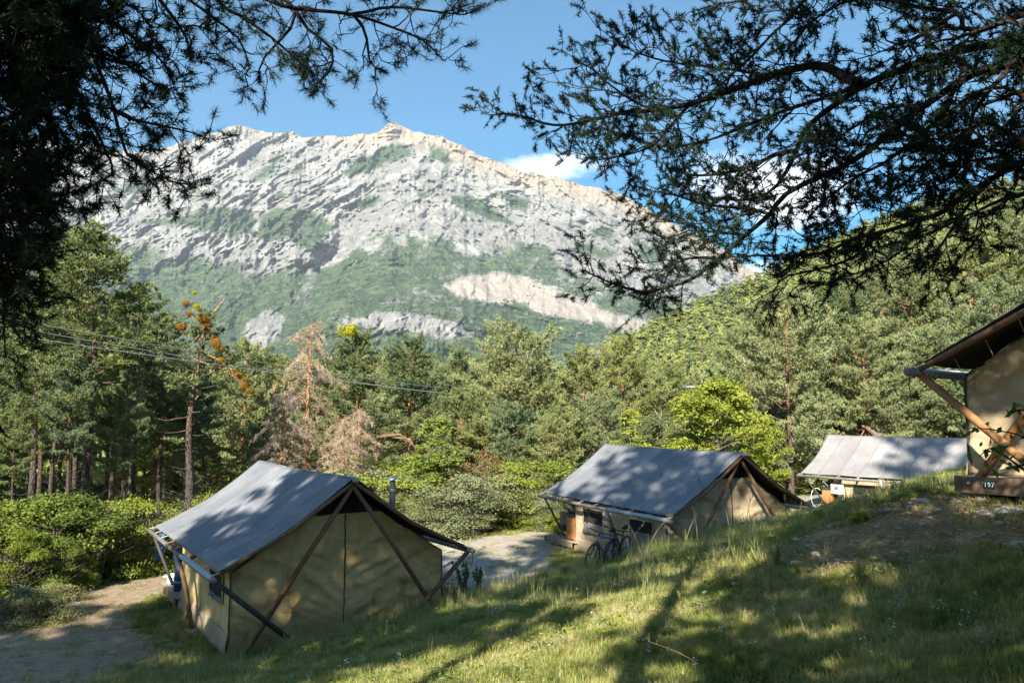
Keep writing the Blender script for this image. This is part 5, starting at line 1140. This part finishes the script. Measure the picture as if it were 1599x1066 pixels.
for k, (y0, x1, y1) in enumerate([(180, 190, 330), (250, 190, 500), (330, 150, 600), (420, 130, 700), (500, 170, 640), (560, 110, 800), (640, 90, 900), (720, 60, 1040), (800, 60, 900), (860, 20, 1140), (40, 150, 200), (110, 300, 420), (-40, 330, 330), (-90, 420, 200), (300, 300, 480), (480, 60, 700), (620, 40, 800), (380, 100, 520), (240, 80, 330), (760, 30, 1000), (-20, 250, 180), (60, 220, 120), (10, 380, 120), (140, 260, 260), (-70, 300, 60)]):
    LL.append(([(-150, y0), (-30, y0+10), (x1*.34, y0+.25*(y1-y0)), (x1*.62, y0+.6*(y1-y0)), (x1*.78, y1)], 4.9, 5.3+.1*(k % 4), .02, .004, max(-1.6, 2.4-k*.12)))
for i, (L, d0, d1, r0, r1, tz) in enumerate(LL):
    P = PX(L, d0, d1, **K2); den = i > 14 or i in (8, 10, 11, 12, 13, 14)
    if tz is not None: P = [tl_(tz)]+P
    cnt += limb(lt, P, r0, r1, 300+i, sp=.15 if den else .19, L1=((.28, .62) if i < 15 else (.16, .42)) if den else (.22, .55), clear=.25 if tz is not None else .08, up=-.05, tl=.066, nn=22 if not den else 18, dens=1.4 if den else 1.15, tw=.0036 if den else .0022)
print('near tufts', cnt)

# ------------------------------------------------------------------ the pines behind the viewer that shade the slope
def shade(seed, cb, nl, spread=3.6): return (pine(seed, 20, cb, spread, nl, mat='needle_near', barkm='bark_near', tuft=.26, bw=.05, nb=6, tpl=12, twn=8, bare=.35, stubs=6), 20)
PR['high'] = shade(41, .50, 40); PR['high2'] = shade(42, .46, 42, 3.3); PR['low'] = shade(43, .10, 84, 3.4)
for i, (x, y, h, w, pr) in enumerate([(-20, -3, 17, 1.15, 'low'), (-16.5, -5.5, 18, 1.1, 'low'), (-13.2, -4.5, 19.5, 1.1, 'high2'), (-10.6, -6, 20.5, 1.1, 'high'), (-8, -3.2, 21.5, 1.05, 'high2'), (-5.2, -5.2, 24.5, 1.05, 'high'), (-2.2, -4.0, 24, 1.05, 'high2'), (-.2, -8.5, 26, 1.1, 'high'), (-.3, -5.0, 9.8, 1.0, 'low'), (2.2, -4.4, 8.4, 1.0, 'low'), (4.6, -4.0, 8, 1.0, 'low'), (6.9, -4.5, 9.5, 1.0, 'low'), (-15.4, -7, 19.5, 1.1, 'high2'), (5.0, -10, 30, 1.0, 'high'), (9.5, -7, 24, 1.0, 'high2'), (10.0, -4.5, 9, 1., 'low'), (-13, -11, 22, 1.1, 'high'), (-24, 1, 15, 1.1, 'low')]):
    plant('pine_tree', pr, (x, y, float(gz(x, y))-.1), h, 'tall shade pine standing behind the viewpoint', 'pine tree', 'pines behind the viewpoint', w=w*20/h*.95, rz=i*1.7)

# ------------------------------------------------------------------ grass
def gmat(name, stops, trans=.4):
    t = NT(name); p = t.pos(); n = t.noise(p, .9, 4, .6); n2 = t.noise(p, 9, 2); f = t.math('ADD', t.math('MULTIPLY', n, .55), t.math('MULTIPLY', n2, .45)); return t.leafy(t.ramp(f, stops), trans)
M['grass'] = gmat('grass_blades', [(.36, (.11, .15, .04)), (.47, (.25, .28, .08)), (.55, (.41, .40, .15)), (.64, (.58, .50, .27))])
M['grass_tall'] = gmat('tall_grass', [(.35, (.14, .20, .05)), (.5, (.30, .31, .12)), (.65, (.52, .45, .24))])
def clump(seed, n, h, rad, w, mat, lean=.6):
    r = np.random.default_rng(seed); a = r.random(n)*6.28; q = rad*np.sqrt(r.random(n)); B = np.stack([q*np.cos(a), q*np.sin(a), np.full(n, -.015)], -1)
    th = r.random(n)*6.28; ln = h*(.45+.75*r.random(n)); k = lean*(.3+r.random(n)); D_ = np.stack([np.cos(th)*k, np.sin(th)*k, np.ones(n)], -1); D_ /= np.linalg.norm(D_, axis=1, keepdims=True)
    s = np.stack([-np.sin(th), np.cos(th), 0*th], -1)*w; mid = B+D_*(ln*.55)[:, None]; tip = B+D_*ln[:, None]*.98+np.stack([np.cos(th), np.sin(th), -.6+0*th], -1)*(ln*.22*k)[:, None]
    V = np.stack([B-s, B+s, mid+s*.7, B-s, mid+s*.7, mid-s*.7, mid-s*.7, mid+s*.7, tip], 1).reshape(-1, 3); return tri_mesh('grass_tuft', V, M[mat])
GC = [clump(k, 34, .085, .10, .0032, 'grass') for k in range(5)]+[clump(9, 26, .13, .08, .003, 'grass')]
GT = [clump(20+k, 18, .40, .09, .0032, 'grass_tall', .28) for k in range(3)]+[clump(30, 26, .24, .10, .0036, 'grass_tall', .45)]
def outside_tents(x, y, m=.05):
    ok = np.ones(x.shape, bool)
    for T in TENTS.values():
        c, s = math.cos(T[3]), math.sin(T[3]); lx = (x-T[0])*c+(y-T[1])*s; ly = -(x-T[0])*s+(y-T[1])*c; ok &= ~((np.abs(lx) < 2.6+m) & (ly > -.05-m) & (ly < 7.1))
    return ok
def grass_pts(n, seed, y0, y1, spread=.72):
    r = np.random.default_rng(seed); y = np.sqrt(r.random(n)*(y1**2-y0**2)+y0**2); x = y*r.uniform(-spread, spread, n)
    p, d = masks(x, y); nz = fbm(x*1.1+3, y*1.1, 4, 77); nz2 = fbm(x*3.3, y*3.3, 3, 78)
    keep = ((p+(nz-.5)*1.6 < -.05) | (r.random(n) < .035)) & ((d+(nz2-.5)*1.2 < -.02) | (r.random(n) < .05)) & outside_tents(x, y)
    bare = fbm(x*.8+9, y*.8, 3, 79); keep &= ~((bare > .66) & (r.random(n) < .75))
    x, y = x[keep], y[keep]; return np.stack([x, y, gz(x, y)], -1), nz[keep]
P, nz = grass_pts(46000, 51, 4.5, 15, .75); scatter('grass', P, .7+.9*np.random.default_rng(1).random(len(P))*(nz+.5), GC, label='short meadow grass over the foreground slope', seed=5, tilt=.12)
P, nz = grass_pts(60000, 52, 15, 34, .75); scatter('grass', P, .9+1.1*np.random.default_rng(2).random(len(P))*(nz+.5), GC, label='short meadow grass around the tents', seed=6, tilt=.12)
# taller growth: on the brow before the tents, in drifts
P, nz = grass_pts(26000, 53, 6, 27, .72); s_, q_ = row(P[:, 0], P[:, 1]); r_ = np.random.default_rng(54)
w = np.exp(-((q_-1.0)/1.3)**2)*.9+.07+.35*(fbm(P[:, 0]*.5, P[:, 1]*.5, 2, 55) > .62); k = (r_.random(len(P)) < w*.42) & (P[:, 1] > 9)
P = P[k]; scatter('tall_grass', P, .5+.9*r_.random(len(P))*np.clip(.5+w[k]*2, 0, 1.2), GT, label='seeding tall grass along the brow of the slope', seed=7, tilt=.1)
def rosette(seed, n, rad, sz, mat, lift):
    r = np.random.default_rng(seed); a = r.random(n)*6.28; q = rad*np.sqrt(r.random(n)); C = np.stack([q*np.cos(a), q*np.sin(a), lift*(.3+.7*r.random(n))], -1)
    return tri_mesh('weed_leaves', leaves(C, np.stack([np.cos(a)*.5, np.sin(a)*.5, 1+0*a], -1)+r.normal(size=(n, 3))*.3, sz, r), M[mat])
WK = [rosette(1, 26, .11, .030, 'leaf_dark', .06), rosette(2, 34, .16, .022, 'leaf_grey', .09), rosette(3, 20, .08, .036, 'leaf', .07), rosette(4, 60, .20, .016, 'leaf_dark', .12)]
P, nz = grass_pts(9000, 81, 4.5, 28, .72); k = fbm(P[:, 0]*.7+4, P[:, 1]*.7, 3, 83) > .53; P = P[k]
scatter('ground_weeds', P, .6+.9*np.random.default_rng(3).random(len(P)), WK, label='low leafy weeds among the meadow grass', seed=9, tilt=.1)
def umbel(seed):
    r = np.random.default_rng(seed); n = 26; C = np.stack([r.normal(size=n)*.010, r.normal(size=n)*.010, .16+.10*r.random(n)], -1); C[:, :2] += (r.integers(0, 4, n)[:, None]-1.5)*.03*np.array([[1, .6]]); return tri_mesh('flower_heads', leaves(C, np.array([[0, 0, 1.]])+r.normal(size=(n, 3))*.3, .007, r), M['white'])
P, nz = grass_pts(900, 85, 5, 26, .72); k = fbm(P[:, 0]*.5+4, P[:, 1]*.5, 3, 86) > .5; P = P[k]
scatter('meadow_flowers', P, .7+.6*np.random.default_rng(4).random(len(P)), [umbel(1), umbel(2)], label='tiny white flower heads dotted through the grass', seed=10)
def litter(seed):
    r = np.random.default_rng(seed); n = 30; C = np.stack([r.normal(size=n)*.12, r.normal(size=n)*.12, .004+.008*r.random(n)], -1); d = np.stack([np.cos(q := r.random(n)*6.28), np.sin(q), .08*r.normal(size=n)], -1)
    return tri_mesh('litter_bits', np.concatenate([blades(C, d*30, .05, .0028, 1, r, .3), leaves(C[:8]+.02, np.array([[0, 0, 1.]])+r.normal(size=(8, 3))*.2, .016, r)]), M['leaf_brown'] if seed % 2 else M['straw'])
r_ = np.random.default_rng(91); y = r_.uniform(5, 24, 16000); x = y*r_.uniform(-.72, .72, 16000); p_, d_ = masks(x, y); k = ((d_ > -.3) | ((p_ > -.3) & (r_.random(16000) < .12)) | (r_.random(16000) < .05)) & outside_tents(x, y); P = np.stack([x[k], y[k], gz(x[k], y[k])], -1)
scatter('ground_litter', P, .6+.8*r_.random(len(P)), [litter(q) for q in range(4)], label='twigs and dry leaf litter over bare earth', seed=12, tilt=.05)
# dry stalks that stand clear of the rest
S = Soup(); r_ = np.random.default_rng(60)
def stalk(px, py, hpx, leanpx):
    g_ = ground_hit(px, py); d = g_[1]; h = hpx*d/1200; lx = leanpx*d/1200; t = np.linspace(0, 1, 7); P = np.array(g_)+np.stack([lx*t**1.8, .1*t*r_.normal(), h*(t-.12*t*t)], -1); S.tube(P, .0085*(1-t*.7)*(d/14)+.001, 3)
    for q in range(7): e = P[-1]-(P[-1]-P[-2])*r_.random()*1.2; S.tube(np.stack([e, e+r_.normal(size=3)*.012, e+np.array([0, 0, .05])+r_.normal(size=3)*.018]), .0045*(d/14), 3)
for px, py, h, l in ((478, 940, 95, -6), (500, 958, 80, -28), (520, 950, 88, 8), (570, 935, 100, 6), (575, 930, 78, -10), (590, 930, 92, -30), (605, 930, 108, -24), (625, 925, 80, -6), (610, 940, 70, 18), (640, 925, 66, -30), (560, 950, 60, 16), (535, 956, 50, -40), (930, 880, 60, -12), (945, 880, 98, -34), (960, 878, 75, -40), (980, 872, 60, 26), (1000, 872, 105, -52), (1012, 870, 78, 40), (1090, 860, 70, -6), (1120, 850, 110, 8), (1140, 845, 84, -16), (1165, 838, 70, 12), (1070, 862, 66, 20), (1190, 832, 60, 4), (1230, 820, 50, -4), (1105, 856, 130, -14), (300, 1030, 50, 12), (320, 1020, 66, -8), (365, 1005, 60, 10), (392, 1002, 52, 6), (610, 1010, 56, -8), (700, 955, 60, 5), (1062, 962, 40, -3), (1440, 940, 90, -6), (1450, 960, 70, 10), (1260, 1000, 56, -14), (1100, 1040, 60, -60), (1110, 1062, 60, -90), (1310, 960, 50, -20)): stalk(px, py, h, l)
o = link('dry_stalks', S.mesh('dry_stalks'), M['straw']); tag(o, 'thin dry seed stalks standing in the grass', kind='stuff')
# rosette weeds and little flowers
def weed(name, px, py, h, seed, label, n=40, mat='leaf_grey', cat='plant', w=.5):
    g_ = ground_hit(px, py, True); r = np.random.default_rng(seed); e = empty(name, tuple(g_), 0, label, cat); S = Soup(); C = []; N = []
    for k in range(7):
        a = r.random()*6.28; t = np.linspace(0, 1, 6); P = np.stack([np.cos(a)*t*h*.35*r.random(), np.sin(a)*t*h*.35*r.random(), t*h*(.6+.4*r.random())], -1); S.tube(P, .008*(1-t*.7), 4)
        for j in range(n): u = r.random(); c = np.array([np.interp(u, t, P[:, q]) for q in range(3)]); d = r.normal(size=3)*np.array([1, 1, .4]); d /= np.linalg.norm(d); C.append(c+d*.05*h*2*(1-u*.6)*w); N.append(np.cross(d, [0, 0, 1.])+np.array([0, 0, .8]))
    link('stems', S.mesh('stems'), M['leaf_dark'], e); link('leaves', tri_mesh('leaves', leaves(np.array(C), np.array(N), .055*h**.5, r), M[mat]), None, e)
weed('thistle', 724, 930, .95, 1, 'dark thistle standing right of the ochre tent at the path', 46)
weed('thistle', 748, 922, .7, 2, 'smaller thistle beside the taller one at the path', 40)
weed('weed', 1215, 885, .3, 3, 'low leafy weed at the left tip of the bare dirt', 20, 'leaf_grey'); weed('weed', 1245, 905, .22, 4, 'broad leafed weed just below the bare dirt', 16, 'leaf')
for i, (px, py, h) in enumerate(((1172, 1048, 42), (1181, 1050, 46), (1377, 1030, 8))):
    g_ = ground_hit(px, py, True); hh = h*g_[1]/1200; e = empty('flower', tuple(g_), 0, ('yellow flower in the grass at lower centre right', 'taller yellow flower close beside its neighbour', 'single tiny yellow flower in the dark grass')[i], 'flower')
    mb = MB(); mb.tube([(0, 0, 0), (.01*(i-.5), 0, hh*.5), (0, 0, hh)], .002, 4); mb.build('stem', M['leaf_dark'], e); mb = MB(); mb.lathe((0, 0, hh), [(0, .004), (.008, .006), (.017, .0), (.012, -.004), (0, -.006)], 9); mb.build('blossom', M['yellow'], e)
# leafy sapling in front of the numbered tent
sa = empty('sapling', (0, 0, 0), 0, 'leafy dark twigs reaching in before the close tent wall', 'sapling'); S = Soup(); C = []; N = []; r = np.random.default_rng(70)
base = at(1690, 900, 5.2); base[2] = float(gz(base[0], base[1]))
for L in ([(1690, 900), (1660, 760), (1610, 690), (1560, 672), (1515, 668)], [(1660, 760), (1610, 740), (1570, 712), (1545, 700), (1530, 712)], [(1680, 800), (1620, 660), (1590, 640), (1570, 650)], [(1660, 760), (1620, 720), (1600, 725), (1560, 735)], [(1690, 850), (1640, 690), (1600, 628)]):
    P = catmull(PX(L, 5.3, 5.0), .05)
    if L[0][1] > 790: P = np.concatenate([[base], P])
    S.tube(P, np.linspace(.012, .003, len(P)), 5)
    for j in range(int(len(P)*1.2)): q = P[r.integers(len(P)//3, len(P))]+r.normal(size=3)*.03; C.append(q); N.append(r.normal(size=3)+np.array([0, -.3, .6]))
link('stems', S.mesh('stems'), M['bark_near'], sa); link('leaves', tri_mesh('leaves', leaves(np.array(C), np.array(N), .034, r), M['leaf_dark']), None, sa)
